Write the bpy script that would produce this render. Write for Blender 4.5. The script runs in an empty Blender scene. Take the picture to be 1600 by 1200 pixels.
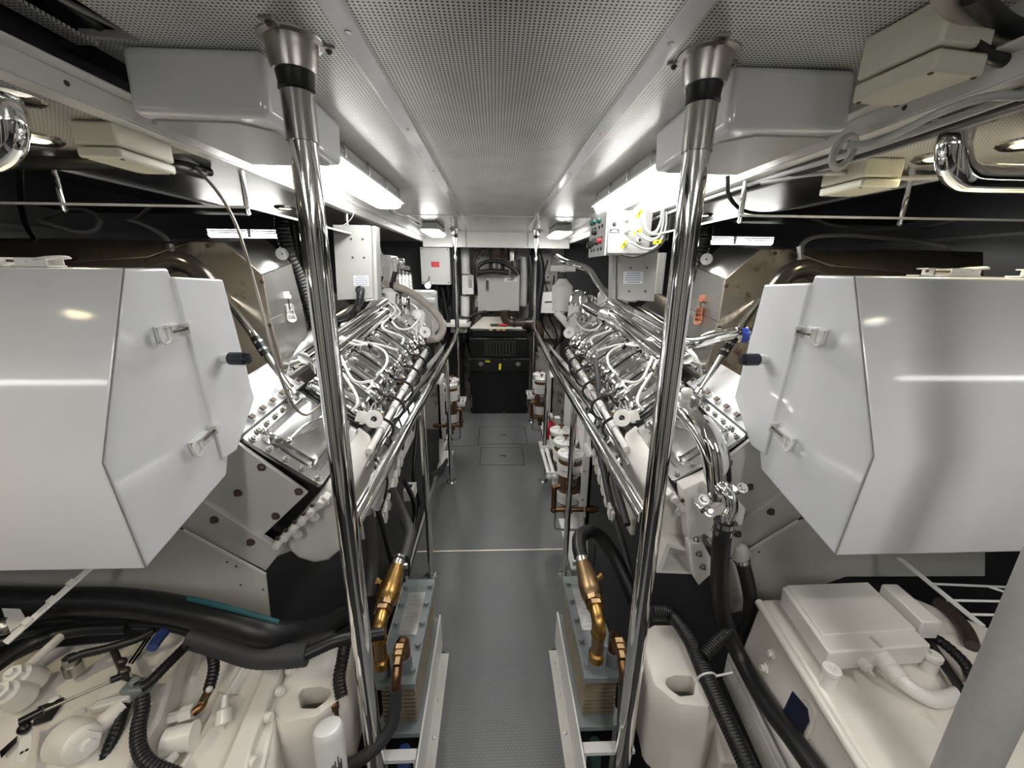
import bpy, bmesh, math, random
from mathutils import Vector, Matrix
random.seed(7)
scene = bpy.context.scene
C = scene.collection
PI = math.pi

# ------------------------------------------------------------------ camera, world, exposure, big lights
FPX = 624.1
CAM = Vector((0, 0, 1.57))
RX = Vector((.999142869, .000839263, -.0413862602))
RY = Vector((-.0400471455, .272628644, -.961285519))
RZ = Vector((.0104763084, .962118973, .272428576))
cd = bpy.data.cameras.new('camera'); cam = bpy.data.objects.new('camera', cd); C.objects.link(cam)
cd.sensor_width = 36; cd.lens = FPX * 36 / 1600; cd.clip_start = .02; cd.clip_end = 50
cam.matrix_world = Matrix.Translation(CAM) @ Matrix((RX, RY, RZ)).to_4x4()
scene.camera = cam
w = bpy.data.worlds.new('world'); scene.world = w; w.use_nodes = True
w.node_tree.nodes['Background'].inputs[0].default_value = (.6, .65, .7, 1)
w.node_tree.nodes['Background'].inputs[1].default_value = .05
vs = scene.view_settings
vs.view_transform = 'Standard'; vs.look = 'None'; vs.gamma = 1; vs.use_curve_mapping = False
vs.exposure = 0.68
TUBE_POWER = 17.0      # emission of the fluorescent diffusers
SPOT_POWER = 5.0      # watts of each round downlight
TUBE_COL = (1, .985, .96)

def area(name, loc, sx, sy, power, col, rot=(0, 0, 0)):
    l = bpy.data.lights.new(name, 'AREA'); l.shape = 'RECTANGLE'; l.size = sx; l.size_y = sy
    l.energy = power; l.color = col
    o = bpy.data.objects.new(name, l); o.location = loc; o.rotation_euler = rot; C.objects.link(o); return o

# ------------------------------------------------------------------ measuring: a pixel and one real coordinate give a point
def ray(px, py):
    c = Vector(((px - 800) / FPX, (600 - py) / FPX, -1))
    return Vector((RX.dot(c), RY.dot(c), RZ.dot(c)))
def at(px, py, X=None, Y=None, Z=None):
    d = ray(px, py)
    k = X / d.x if X is not None else Y / d.y if Y is not None else (Z - 1.57) / d.z
    return CAM + d * k
def onplane(px, py, p, n):
    d = ray(px, py); n = Vector(n)
    return CAM + d * ((Vector(p) - CAM).dot(n) / d.dot(n))
XC = .015
def mx(p): return Vector((2 * XC - p[0], p[1], p[2]))

# ------------------------------------------------------------------ mesh builder
def catmull(P, sub=6):
    P = [Vector(p) for p in P]
    if len(P) < 3: return P
    out = []
    Q = [P[0] * 2 - P[1]] + P + [P[-1] * 2 - P[-2]]
    for i in range(1, len(Q) - 2):
        a, b, c, d = Q[i-1], Q[i], Q[i+1], Q[i+2]
        for k in range(sub):
            t = k / sub
            out.append(.5 * ((2*b) + (c-a)*t + (2*a-5*b+4*c-d)*t*t + (3*b-a-3*c+d)*t**3))
    out.append(P[-1]); return out
def perp(d):
    d = d.normalized(); u = Vector((0, 0, 1)) if abs(d.z) < .9 else Vector((0, 1, 0))
    a = d.cross(u).normalized(); return a, d.cross(a).normalized()

class G:
    def __init__(s, m=False): s.v = []; s.f = []; s.m = m
    def add(s, V, F):
        n = len(s.v); s.v += [Vector(x) for x in V]; s.f += [tuple(i + n for i in f) for f in F]; return s
    def box(s, x0, x1, y0, y1, z0, z1):
        V = [(x, y, z) for x in (x0, x1) for y in (y0, y1) for z in (z0, z1)]
        return s.add(V, [(0,1,3,2),(4,6,7,5),(0,4,5,1),(2,3,7,6),(0,2,6,4),(1,5,7,3)])
    def ob(s, c, a, b, d):      # oriented box: centre and three half vectors
        c, a, b, d = map(Vector, (c, a, b, d))
        V = [c + i*a + j*b + k*d for i in (-1,1) for j in (-1,1) for k in (-1,1)]
        return s.add(V, [(0,1,3,2),(4,6,7,5),(0,4,5,1),(2,3,7,6),(0,2,6,4),(1,5,7,3)])
    def bar(s, p, q, wd, t, up=(0,0,1)):   # flat bar from p to q
        p, q = Vector(p), Vector(q); d = q - p; side = d.cross(Vector(up)).normalized(); n = side.cross(d).normalized()
        return s.ob((p+q)/2, d/2, side*wd/2, n*t/2)
    def prism(s, P, off):
        P = [Vector(p) for p in P]; off = Vector(off); n = len(P)
        return s.add(P + [p + off for p in P], [tuple(range(n)), tuple(range(2*n-1, n-1, -1))] + [(i, (i+1) % n, (i+1) % n + n, i + n) for i in range(n)])
    def loft(s, rings, cap=True, closed=True):
        n = len(rings[0]); V = [p for r in rings for p in r]; F = []
        for k in range(len(rings)-1):
            for i in range(n if closed else n-1):
                j = (i+1) % n; F.append((k*n+i, k*n+j, (k+1)*n+j, (k+1)*n+i))
        if cap: F += [tuple(range(n)), tuple(range(len(V)-1, len(V)-n-1, -1))]
        return s.add(V, F)
    def lathe(s, p, d, prof, n=20, cap=True):   # prof: (distance along d, radius)
        p, d = Vector(p), Vector(d).normalized(); a, b = perp(d)
        return s.loft([[p + d*t + (a*math.cos(2*PI*i/n) + b*math.sin(2*PI*i/n))*max(r, 1e-4) for i in range(n)] for t, r in prof], cap)
    def cyl(s, p, q, r, r2=None, n=18):
        p, q = Vector(p), Vector(q)
        return s.lathe(p, q-p, [(0, r), ((q-p).length, r if r2 is None else r2)], n)
    def tube(s, P, r, n=12, sub=6, rf=None, cap=True):
        P = catmull(P, sub) if sub > 1 else [Vector(p) for p in P]
        if rf:   # resample finely for corrugation
            L = [0]
            for i in range(1, len(P)): L.append(L[-1] + (P[i]-P[i-1]).length)
            st = rf[0]; N = max(4, int(L[-1]/st)); Q = []; j = 0
            for k in range(N+1):
                t = L[-1]*k/N
                while j < len(P)-2 and L[j+1] < t: j += 1
                Q.append(P[j].lerp(P[j+1], (t-L[j])/max(1e-6, L[j+1]-L[j])))
            P = Q
        a, b = perp(P[1]-P[0]); rings = []
        for i, p in enumerate(P):
            d = (P[min(i+1, len(P)-1)] - P[max(i-1, 0)]).normalized()
            a = (a - d*a.dot(d)).normalized(); b = d.cross(a)
            rr = r * (rf[1] if (rf and i % 2) else 1)
            rings.append([p + (a*math.cos(2*PI*k/n) + b*math.sin(2*PI*k/n))*rr for k in range(n)])
        return s.loft(rings, cap)
    def ball(s, c, r, sc=(1,1,1), n=16, m=10):
        c = Vector(c); V = []; 
        rings = [[c + Vector((r*sc[0]*math.sin(PI*j/m)*math.cos(2*PI*i/n), r*sc[1]*math.sin(PI*j/m)*math.sin(2*PI*i/n), r*sc[2]*math.cos(PI*j/m))) for i in range(n)] for j in range(1, m)]
        return s.loft(rings)
    def ring(s, c, d, R, r, n=24, k=8):
        c = Vector(c); a, b = perp(Vector(d)); d = Vector(d).normalized(); V = []; F = []
        for i in range(n):
            u = a*math.cos(2*PI*i/n) + b*math.sin(2*PI*i/n)
            for j in range(k): V.append(c + u*(R + r*math.cos(2*PI*j/k)) + d*r*math.sin(2*PI*j/k))
        for i in range(n):
            for j in range(k): F.append((i*k+j, ((i+1)%n)*k+j, ((i+1)%n)*k+(j+1)%k, i*k+(j+1)%k))
        return s.add(V, F)
    def bolt(s, p, d, r=.009, h=.007):
        p, d = Vector(p), Vector(d).normalized()
        s.lathe(p - d*.001, d, [(0, r*1.45), (.0025, r*1.45), (.0025, r*1.0)], 16)
        return s.lathe(p, d, [(0, r*.95), (h*1.05, r*.95), (h*1.3, r*.78)], 6)
    def capscrew(s, p, d, r=.006, h=.008):
        p, d = Vector(p), Vector(d).normalized()
        return s.lathe(p, d, [(0, r), (h, r), (h, r*.55), (h*.5, r*.5), (h*.5, .0002)], 10)

def tagp(o, label=None, cat=None, group=None, kind=None):
    if label: o['label'] = label
    if cat: o['category'] = cat
    if group: o['group'] = group
    if kind: o['kind'] = kind
    return o
def build(g, name, m, parent=None, bevel=0, label=None, cat=None, group=None, kind=None, smooth=35, seg=2):
    V = [mx(v) for v in g.v] if g.m else g.v
    me = bpy.data.meshes.new(name)
    lo = Vector((min(v.x for v in V), min(v.y for v in V), min(v.z for v in V)))
    hi = Vector((max(v.x for v in V), max(v.y for v in V), max(v.z for v in V)))
    o0 = Vector(((lo.x+hi.x)/2, (lo.y+hi.y)/2, lo.z))
    me.from_pydata([v - o0 for v in V], [], g.f)
    bm = bmesh.new(); bm.from_mesh(me); bmesh.ops.recalc_face_normals(bm, faces=bm.faces[:]); bm.to_mesh(me); bm.free()
    if smooth:
        me.polygons.foreach_set('use_smooth', [True]*len(me.polygons)); me.set_sharp_from_angle(angle=math.radians(smooth))
    me.materials.append(m)
    o = bpy.data.objects.new(name, me); C.objects.link(o)
    if parent is not None:
        o.parent = parent; off = Vector((0,0,0)); q = parent
        while q is not None: off += q.location; q = q.parent
        o.location = o0 - off
    else: o.location = o0
    if bevel:
        b = o.modifiers.new('bevel', 'BEVEL'); b.width = bevel; b.segments = seg; b.limit_method = 'ANGLE'; b.angle_limit = math.radians(40)
    return tagp(o, label, cat, group, kind)
def thing(name, label, cat, loc, group=None, m=False):
    o = bpy.data.objects.new(name, None); C.objects.link(o); o.location = mx(loc) if m else Vector(loc)
    o.empty_display_size = .05
    return tagp(o, label, cat, group)
def copy_tree(o, off, label=None, parent=None, top=True):
    c = o.copy(); C.objects.link(c); c.parent = parent
    if top: c.location = o.location + Vector(off)
    if label: c['label'] = label
    for ch in list(o.children): copy_tree(ch, off, None, c, False)
    return c
def struct(g, name, m, **k): return build(g, name, m, kind='structure', **k)

# ------------------------------------------------------------------ materials
def mat(name, col, rough=.5, metal=0, var=0, vs_=8, stain=None, ss=4, st=.55, bump=0, bs=200, coat=0, emit=None, trans=0, spec=.5, wob=0):
    m = bpy.data.materials.new(name); m.use_nodes = True; nt = m.node_tree; N = nt.nodes; L = nt.links
    b = N['Principled BSDF']
    b.inputs['Base Color'].default_value = (*col, 1); b.inputs['Roughness'].default_value = rough; b.inputs['Metallic'].default_value = metal
    b.inputs['Coat Weight'].default_value = coat; b.inputs['Coat Roughness'].default_value = .08
    b.inputs['Specular IOR Level'].default_value = spec
    if trans: b.inputs['Transmission Weight'].default_value = trans
    if emit: b.inputs['Emission Color'].default_value = (*emit[0], 1); b.inputs['Emission Strength'].default_value = emit[1]
    tc = N.new('ShaderNodeTexCoord')
    last = None
    if var or stain:
        last = N.new('ShaderNodeRGB'); last.outputs[0].default_value = (*col, 1); last = last.outputs[0]
    def mixin(fac, c2):
        nonlocal last
        x = N.new('ShaderNodeMix'); x.data_type = 'RGBA'; L.new(fac, x.inputs['Factor']); L.new(last, x.inputs[6]); x.inputs[7].default_value = (*c2, 1); last = x.outputs[2]
    if var:
        n = N.new('ShaderNodeTexNoise'); n.inputs['Scale'].default_value = vs_; n.inputs['Detail'].default_value = 5; L.new(tc.outputs['Object'], n.inputs['Vector'])
        r = N.new('ShaderNodeMapRange'); r.inputs[1].default_value = .35; r.inputs[2].default_value = .75; r.inputs[4].default_value = var; L.new(n.outputs[0], r.inputs[0])
        mixin(r.outputs[0], tuple(c*.45 for c in col))
    if stain:
        n = N.new('ShaderNodeTexNoise'); n.inputs['Scale'].default_value = ss; n.inputs['Detail'].default_value = 8; n.inputs['Roughness'].default_value = .65; L.new(tc.outputs['Object'], n.inputs['Vector'])
        r = N.new('ShaderNodeMapRange'); r.inputs[1].default_value = st; r.inputs[2].default_value = st+.12; L.new(n.outputs[0], r.inputs[0])
        mixin(r.outputs[0], stain)
    if last: L.new(last, b.inputs['Base Color'])
    if bump or wob:
        n = N.new('ShaderNodeTexNoise'); n.inputs['Scale'].default_value = bs if bump else 6; n.inputs['Detail'].default_value = 3 if bump else 1; L.new(tc.outputs['Object'], n.inputs['Vector'])
        bp = N.new('ShaderNodeBump'); bp.inputs['Strength'].default_value = bump or wob; bp.inputs['Distance'].default_value = .002 if bump else .01; L.new(n.outputs[0], bp.inputs['Height']); L.new(bp.outputs[0], b.inputs['Normal'])
    return m
def dotmat(name, col, hole, pitch, rad, rough, metal=0, bump=0, stagger=False, coat=0):
    m = mat(name, col, rough, metal, coat=coat); N = m.node_tree.nodes; L = m.node_tree.links; b = N['Principled BSDF']
    tc = N.new('ShaderNodeTexCoord')
    def vm(op, a, v):
        x = N.new('ShaderNodeVectorMath'); x.operation = op; L.new(a, x.inputs[0]); x.inputs[1].default_value = v; return x.outputs[0]
    def dots(offv):
        v = vm('ADD', tc.outputs['Object'], offv)
        v = vm('MULTIPLY', v, (1/pitch, 1/pitch / (1.732 if stagger else 1), 0)); v = vm('FRACTION', v, (0,0,0)); v = vm('SUBTRACT', v, (.5,.5,0))
        v = vm('MULTIPLY', v, (1, 1.732 if stagger else 1, 0))
        x = N.new('ShaderNodeVectorMath'); x.operation = 'LENGTH'; L.new(v, x.inputs[0])
        r = N.new('ShaderNodeMapRange'); r.inputs[1].default_value = rad+.05; r.inputs[2].default_value = rad-.05; L.new(x.outputs['Value'], r.inputs[0]); return r.outputs[0]
    f = dots((10, 10, 0))
    if stagger:
        g2 = dots((10+pitch/2, 10+pitch*.866, 0)); x = N.new('ShaderNodeMath'); x.operation = 'MAXIMUM'; L.new(f, x.inputs[0]); L.new(g2, x.inputs[1]); f = x.outputs[0]
    n = N.new('ShaderNodeTexNoise'); n.inputs['Scale'].default_value = 5; n.inputs['Detail'].default_value = 6; L.new(tc.outputs['Object'], n.inputs['Vector'])
    r = N.new('ShaderNodeMapRange'); r.inputs[1].default_value = .4; r.inputs[2].default_value = .75; r.inputs[4].default_value = .5; L.new(n.outputs[0], r.inputs[0])
    x = N.new('ShaderNodeMix'); x.data_type = 'RGBA'; L.new(r.outputs[0], x.inputs['Factor']); x.inputs[6].default_value = (*col, 1); x.inputs[7].default_value = (*[c*.62 for c in col], 1)
    y = N.new('ShaderNodeMix'); y.data_type = 'RGBA'; L.new(f, y.inputs['Factor']); L.new(x.outputs[2], y.inputs[6]); y.inputs[7].default_value = (*hole, 1)
    L.new(y.outputs[2], b.inputs['Base Color'])
    if bump:
        bp = N.new('ShaderNodeBump'); bp.inputs['Strength'].default_value = bump; bp.inputs['Distance'].default_value = .002; L.new(f, bp.inputs['Height']); L.new(bp.outputs[0], b.inputs['Normal'])
    return m
WHITE = mat('white_gloss_paint', (.78, .79, .81), .38, var=.10, vs_=6, coat=.9, wob=.05)
WHITE2 = mat('white_paint', (.78, .77, .74), .35, var=.12, vs_=10)
BOXW = mat('white_plastic', (.74, .74, .72), .3, var=.08, coat=.2)
CREAM = mat('cream_casting_paint', (.80, .76, .69), .32, var=.18, vs_=9, stain=(.50, .40, .28), ss=6, st=.61, bump=.12, bs=150, coat=.3)
CREAM2 = mat('cream_white_paint', (.80, .78, .73), .3, var=.15, vs_=12, coat=.3, bump=.06, bs=60)
OLDWHITE = mat('worn_white_paint', (.62, .61, .57), .4, var=.3, vs_=6, stain=(.22, .17, .12), ss=7, st=.63)
GREYPAINT = mat('grey_enclosure_paint', (.41, .41, .395), .42, var=.06, bump=.05, bs=400)
CHROME = mat('polished_chrome', (.88, .88, .87), .06, 1)
CHROMEW = mat('polished_castings', (.86, .86, .86), .14, 1, var=.18, vs_=14, bump=.25, bs=45)
STEEL = mat('stainless_steel', (.62, .61, .59), .2, 1, var=.2, vs_=4, wob=.3)
STEELD = mat('dull_stainless', (.50, .49, .46), .34, 1, var=.35, vs_=7)
RUSTY = mat('heat_stained_stainless', (.50, .45, .37), .38, .85, var=.45, vs_=4, stain=(.16, .10, .06), ss=14, st=.57)
COVERM = mat('brushed_cover_steel', (.50, .50, .49), .24, 1, var=.3, vs_=10)
BRUSH = mat('brushed_housing_steel', (.50, .48, .45), .32, 1)
BLACK = mat('black_rubber', (.010, .010, .011), .42, bump=.1, bs=90)
BLACKC = mat('black_corrugated_plastic', (.008, .008, .009), .42)
DKGREY = mat('dark_grey_hose', (.035, .035, .037), .55, var=.2)
BLACKM = mat('black_painted_steel', (.005, .005, .0055), .28, var=.2)
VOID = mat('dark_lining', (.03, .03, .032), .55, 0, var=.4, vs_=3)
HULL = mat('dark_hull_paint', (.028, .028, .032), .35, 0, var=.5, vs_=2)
BRASS = mat('polished_brass', (.52, .31, .10), .33, 1, var=.6, vs_=28, stain=(.16, .09, .04), ss=30, st=.60)
BRONZE = mat('dull_bronze', (.42, .28, .15), .4, 1, var=.4, vs_=16, stain=(.16, .24, .20), ss=12, st=.66)
COPPER = mat('dark_copper_fitting', (.24, .13, .065), .35, 1, var=.5, vs_=25)
COOLER = mat('grey_green_paint', (.20, .225, .23), .38, var=.25, vs_=10, stain=(.12, .05, .025), ss=9, st=.70)
PLATEM = mat('nameplate_metal', (.55, .54, .52), .4, .8, var=.5, vs_=20)
RED = mat('red_paint', (.5, .02, .03), .3)
REDL = mat('red_label', (.45, .03, .035), .5)
ORANGE = mat('copper_red_latch', (.42, .17, .10), .4, .5)
BLUE = mat('blue_silicone_hose', (.03, .06, .40), .3)
BLUEG = mat('blue_plastic', (.03, .06, .20), .2, coat=.6)
YELLOW = mat('yellow_tag', (.85, .80, .03), .5)
AMBER = mat('amber_bowl', (.10, .045, .015), .15, coat=.8)
LABELW = mat('paper_label', (.72, .74, .76), .5)
INK = mat('label_ink', (.20, .24, .40), .6)
INKD = mat('dark_ink', (.03, .03, .035), .6)
NAVY = mat('navy_sticker', (.012, .015, .04), .5)
GREEN = mat('green_lamp', (.01, .10, .08), .3)
GREYPIPE = mat('grey_flex_conduit', (.42, .42, .41), .4, var=.15)
TEAL = mat('teal_hose_stripe', (.02, .10, .11), .5)
BROWNH = mat('braided_tan_hose', (.40, .36, .32), .35, var=.3, vs_=30)
PIPEBR = mat('brown_pipe_paint', (.045, .03, .018), .35, var=.4)
SCREW = mat('rusty_bolt', (.11, .075, .055), .45, .3, var=.6, vs_=80)
SILVER = mat('zinc_bolt', (.5, .5, .48), .3, 1)
AFTP = mat('aft_grey_reflection_panel', (.40, .40, .39), .5)
DIRTY = mat('dirty_bulkhead_paint', (.50, .48, .44), .5, var=.6, vs_=5, stain=(.07, .05, .035), ss=5, st=.52)
BOXC = mat('control_box_paint', (.40, .40, .395), .35)
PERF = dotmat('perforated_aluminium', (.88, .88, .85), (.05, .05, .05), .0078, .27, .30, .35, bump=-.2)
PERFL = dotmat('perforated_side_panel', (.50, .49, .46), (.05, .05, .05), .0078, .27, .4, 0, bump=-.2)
DECK = dotmat('grey_studded_rubber', (.118, .122, .125), (.155, .16, .162), .011, .33, .36, 0, bump=.35, stagger=True)
DIFF = mat('lit_diffuser', (.9, .9, .9), .3, emit=(TUBE_COL, TUBE_POWER))
DIFFS = mat('lit_side_diffuser', (.9, .9, .9), .3, emit=(TUBE_COL, TUBE_POWER*.42))
DIFFF = mat('lit_end_diffuser', (.9, .9, .9), .3, emit=(TUBE_COL, TUBE_POWER*1.7))
DIFF2 = mat('lit_downlight', (.9, .85, .5), .3, emit=((1, .86, .42), 6))
ACRYL = mat('clear_acrylic', (.92, .95, .95), .03, trans=1)
ACRYL.node_tree.nodes['Principled BSDF'].inputs['IOR'].default_value = 1.45
# clear acrylic as thin sheet: fresnel mix of transparent and glossy
nt = ACRYL.node_tree; nt.nodes.clear()
_o = nt.nodes.new('ShaderNodeOutputMaterial'); _m = nt.nodes.new('ShaderNodeMixShader'); _t = nt.nodes.new('ShaderNodeBsdfTransparent'); _g = nt.nodes.new('ShaderNodeBsdfGlossy'); _f = nt.nodes.new('ShaderNodeFresnel')
_t.inputs[0].default_value = (.93, .95, .95, 1); _g.inputs['Roughness'].default_value = .02; _f.inputs[0].default_value = 1.5
nt.links.new(_f.outputs[0], _m.inputs[0]); nt.links.new(_t.outputs[0], _m.inputs[1]); nt.links.new(_g.outputs[0], _m.inputs[2]); nt.links.new(_m.outputs[0], _o.inputs[0])

# ------------------------------------------------------------------ the setting
YB, YF = -1.6, 4.95
g = G(); g.prism([(-.215, YB, -.03), (.24, YB, -.03), (.24, 1.34, -.03), (.46, 1.34, -.03), (.46, 4.4, -.03), (-.46, 4.4, -.03), (-.46, 1.34, -.03), (-.215, 1.34, -.03)], (0, 0, .03))
struct(g, 'floor', DECK)
g = G(); g.box(-2.3, 2.3, YB, YF, -.50, -.45); struct(g, 'floor_bilge', VOID)
g = G()
for x in (-1, 1):
    g.box(XC+x*.485-.02, XC+x*.485+.02, 1.28, 4.4, -.10, -.031)
struct(g, 'trim_1', OLDWHITE)
g = G(); g.box(-.455, .455, 1.972, 1.982, -.001, .004); struct(g, 'trim_2', mat('pale_seam_strip', (.75, .68, .56), .4))
g = G(); g.box(-.455, -.13, 3.42, 3.424, -.001, .003); g.box(.22, .455, 3.42, 3.424, -.001, .003); struct(g, 'trim_3', STEEL)
def hatch(x0, x1, y0, y1, lab):
    t = thing('floor_hatch', lab, 'hatch', ((x0+x1)/2, (y0+y1)/2, 0), 'floor hatches')
    g = G(); g.box(x0, x1, y0, y1, .0005, .003); build(g, 'hatch_lid', DECK, t)
    g = G(); e = .005
    g.box(x0-e, x0, y0-e, y1+e, 0, .0045); g.box(x1, x1+e, y0-e, y1+e, 0, .0045); g.box(x0, x1, y0-e, y0, 0, .0045); g.box(x0, x1, y1, y1+e, 0, .0045)
    build(g, 'hatch_frame', STEEL, t)
    cx, cy = (x0+x1)/2+.01, (y0+y1)/2
    g = G(); g.box(cx-.02, cx+.02, cy-.018, cy+.018, .003, .005); g.cyl((cx, cy, .005), (cx, cy, .009), .007); build(g, 'latch_ring', CHROME, t)
hatch(-.16, .30, 3.46, 3.89, 'larger metal-edged floor hatch, nearer the black generator')
hatch(-.13, .24, 3.04, 3.375, 'smaller metal-edged floor hatch, nearer the camera')

g = G(); g.box(-.262, .285, YB, 3.10, 1.95, 1.965); g.box(-.72, -.262, .86, 3.10, 1.95, 1.965); g.box(-.62, -.262, YB, .86, 1.95, 1.965)
g.box(.285, .76, YB, 3.10, 1.95, 1.965); struct(g, 'ceiling', PERF)
g = G(); g.box(-.72, .76, 3.10, 4.36, 1.95, 1.965); struct(g, 'ceiling_forward', mat('smooth_ceiling_sheet', (.60, .60, .59), .25, .6, var=.15, vs_=3))
def sideceil(m, name):
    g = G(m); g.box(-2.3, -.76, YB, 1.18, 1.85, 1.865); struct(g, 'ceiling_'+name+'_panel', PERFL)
    g = G(m); g.box(-1.29, -.73, 1.18, 4.36, 1.85, 1.862); struct(g, 'ceiling_'+name+'_lining', STEELD)
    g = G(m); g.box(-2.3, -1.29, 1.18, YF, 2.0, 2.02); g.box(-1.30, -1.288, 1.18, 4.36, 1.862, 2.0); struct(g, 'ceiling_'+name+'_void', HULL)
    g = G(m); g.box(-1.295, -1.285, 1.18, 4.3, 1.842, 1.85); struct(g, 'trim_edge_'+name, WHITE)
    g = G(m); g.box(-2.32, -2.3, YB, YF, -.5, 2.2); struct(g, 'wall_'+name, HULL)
sideceil(False, 'left'); sideceil(True, 'right')
g = G(); g.box(-.80, -.60, YB, .90, 2.18, 2.2); g.box(-.80, -.79, YB, 1.25, 1.866, 2.18); g.box(-.79, -.72, .9, 1.25, 1.952, 1.96); g.box(-.62, -.61, YB, .86, 1.966, 2.18); g.box(-.8, -.6, .89, .9, 1.966, 2.18)
struct(g, 'ceiling_recess', VOID)
g = G(); g.box(-.735, -.70, YB, .87, 1.945, 1.95); struct(g, 'trim_mesh_strip', PERF)
g = G(); g.box(-2.3, 2.3, YF, YF+.02, -.5, 2.2); struct(g, 'wall_far', DIRTY)
g = G(); g.box(-2.3, 2.3, YB-.02, YB, -.5, 2.2); struct(g, 'wall_back', OLDWHITE)
g = G(); g.box(-.34, .36, YB, YB+.03, 0, 1.85); struct(g, 'trim_back_reflection_panel', VOID)  # unseen dark panel added so the chrome poles reflect a dark band
for x in (-1.0, -.62, .66, 1.05):
    g = G(); g.box(x-.09, x+.09, YB, YB+.05, .05, 1.75); struct(g, 'trim_back_reflection_strip', BLACKM)  # unseen dark strips added to break up the reflections in the poles
g = G(); g.box(-.74, .77, 4.36, 4.40, 1.80, 1.965); struct(g, 'trim_4', WHITE2)
g = G()
for x in (-.30, .335): g.box(x-.006, x+.006, 4.350, 4.36, 1.81, 1.95)
struct(g, 'trim_5', GREYPAINT)
# ceiling battens, edge beams with screws
for i, (x0, x1) in enumerate(((-.262, -.222), (.278, .318))):
    g = G(); g.box(x0, x1, YB, 3.10, 1.945, 1.95); g.box((x0+x1)/2-.008, (x0+x1)/2+.008, 3.1, 4.36, 1.947, 1.95); b = struct(g, 'trim_batten_'+('left', 'right')[i], WHITE, bevel=.002)
    for k in range(9):
        y = (.25, .80, 1.27, 1.75, 2.2, 2.65, 3.0, 3.5, 4.0)[k]
        g = G(); g.lathe(((x0+x1)/2, y, 1.945), (0, 0, -1), [(0, .006), (.0015, .005), (.0005, .001)], 10); build(g, 'screw_head', SILVER, b)
g = G(); g.box(-.72, .76, 3.095, 3.105, 1.946, 1.95); struct(g, 'trim_cross_joint', WHITE2)
for m, nm in ((False, 'left'), (True, 'right')):
    g = G(m); g.box(-.765, -.728, YB, 4.36, 1.846, 1.850); g.box(-.732, -.726, YB, 4.36, 1.850, 1.885); g.box(-.732, -.695, YB, 4.36, 1.885, 1.889)
    b = struct(g, 'trim_beam_'+nm, WHITE2, bevel=.0015)
    for y in (.45, .82, 1.0, 1.5, 1.9, 2.3, 2.9):
        g = G(m); g.lathe((-.726, y, 1.868), (1, 0, 0), [(0, .005), (.002, .004), (.001, .001)], 10); build(g, 'screw_head', SCREW if y < 1 else SILVER, b)
g = G(); g.box(-.72, -.715, 1.28, 4.36, 1.889, 1.95); g.box(.755, .76, YB, 4.36, 1.889, 1.95); struct(g, 'trim_upstand', WHITE2)

# ------------------------------------------------------------------ fluorescent fixtures
def fixture(x0, x1, y0, y1, zb, lab, grp, clips=True):
    t = thing('ceiling_light', lab, 'ceiling light', ((x0+x1)/2, (y0+y1)/2, zb), grp)
    g = G(); g.box(x0+.006, x1-.006, y0, y1, 1.895, 1.949); build(g, 'lamp_body', GREYPAINT, t, bevel=.012)
    def rr(i, z, e):
        r = .03; a, b, c, d = x0+e, x1-e, y0+e, y1-e; P = []
        for (cx, cy, s) in ((b-r, d-r, 0), (a+r, d-r, 1), (a+r, c+r, 2), (b-r, c+r, 3)):
            for k in range(5): th = (s + k/4)*PI/2; P.append((cx+r*math.cos(th), cy+r*math.sin(th), z))
        return P
    g = G(); g.loft([rr(0, 1.893, 0), rr(0, 1.888, 0), rr(0, zb+.006, .006), rr(0, zb, .018)]); build(g, 'diffuser', DIFF if clips else DIFFF, t)
    g = G(); g.loft([rr(0, 1.897, -.012), rr(0, 1.888, -.012)]); build(g, 'rim', BOXW, t)
    if clips:
        for side in (x0, x1):
            sg = -1 if side == x0 else 1
            for k in range(4):
                y = y0 + (y1-y0)*(.1+.8*k/3)
                g = G(); g.tube([(side+sg*.001, y, 1.935), (side+sg*.006, y, 1.92), (side+sg*.006, y, 1.90), (side+sg*.002, y, 1.89)], .003, 6, 3); g.box(side+sg*.003-.004, side+sg*.003+.004, y-.008, y+.008, 1.925, 1.94)
                build(g, 'clip', STEEL, t)
    return t
fixture(-.60, -.465, 1.30, 2.20, 1.862, 'long lit fluorescent batten on the ceiling left of the aisle', 'long fluorescent battens')
fixture(.50, .635, 1.30, 2.20, 1.862, 'long lit fluorescent batten on the ceiling right of the aisle, above the control box', 'long fluorescent battens')
fixture(-.61, -.47, 3.50, 4.05, 1.868, 'short lit lamp at the far end of the ceiling, left of the aisle', 'short end lamps', False)
fixture(.50, .64, 3.50, 4.05, 1.868, 'short lit lamp at the far end of the ceiling, right of the aisle', 'short end lamps', False)
for m, nm in ((False, 'left'), (True, 'right')):
    g = G(m); g.box(-1.77, -1.75, YB, -.12, -.45, 1.85); struct(g, 'wall_aft_unseen_'+nm, VOID)  # unseen dark wall added behind the viewer for reflections in the chrome
    for k, (ya, yb) in enumerate(((-1.55, -1.2), (-.98, -.72), (-.5, -.14))):
        g = G(m); g.box(-1.75, -1.735, ya, yb, .1, 1.8); struct(g, 'trim_aft_reflection_panel_'+nm, AFTP)  # unseen grey panels added on it, for pale bands in the chrome
fixture(-.60, -.465, -.95, -.05, 1.862, 'long fluorescent batten behind the viewer, left of the aisle', 'battens behind the viewer')
fixture(.50, .635, -.95, -.05, 1.862, 'long fluorescent batten behind the viewer, right of the aisle', 'battens behind the viewer')

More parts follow.
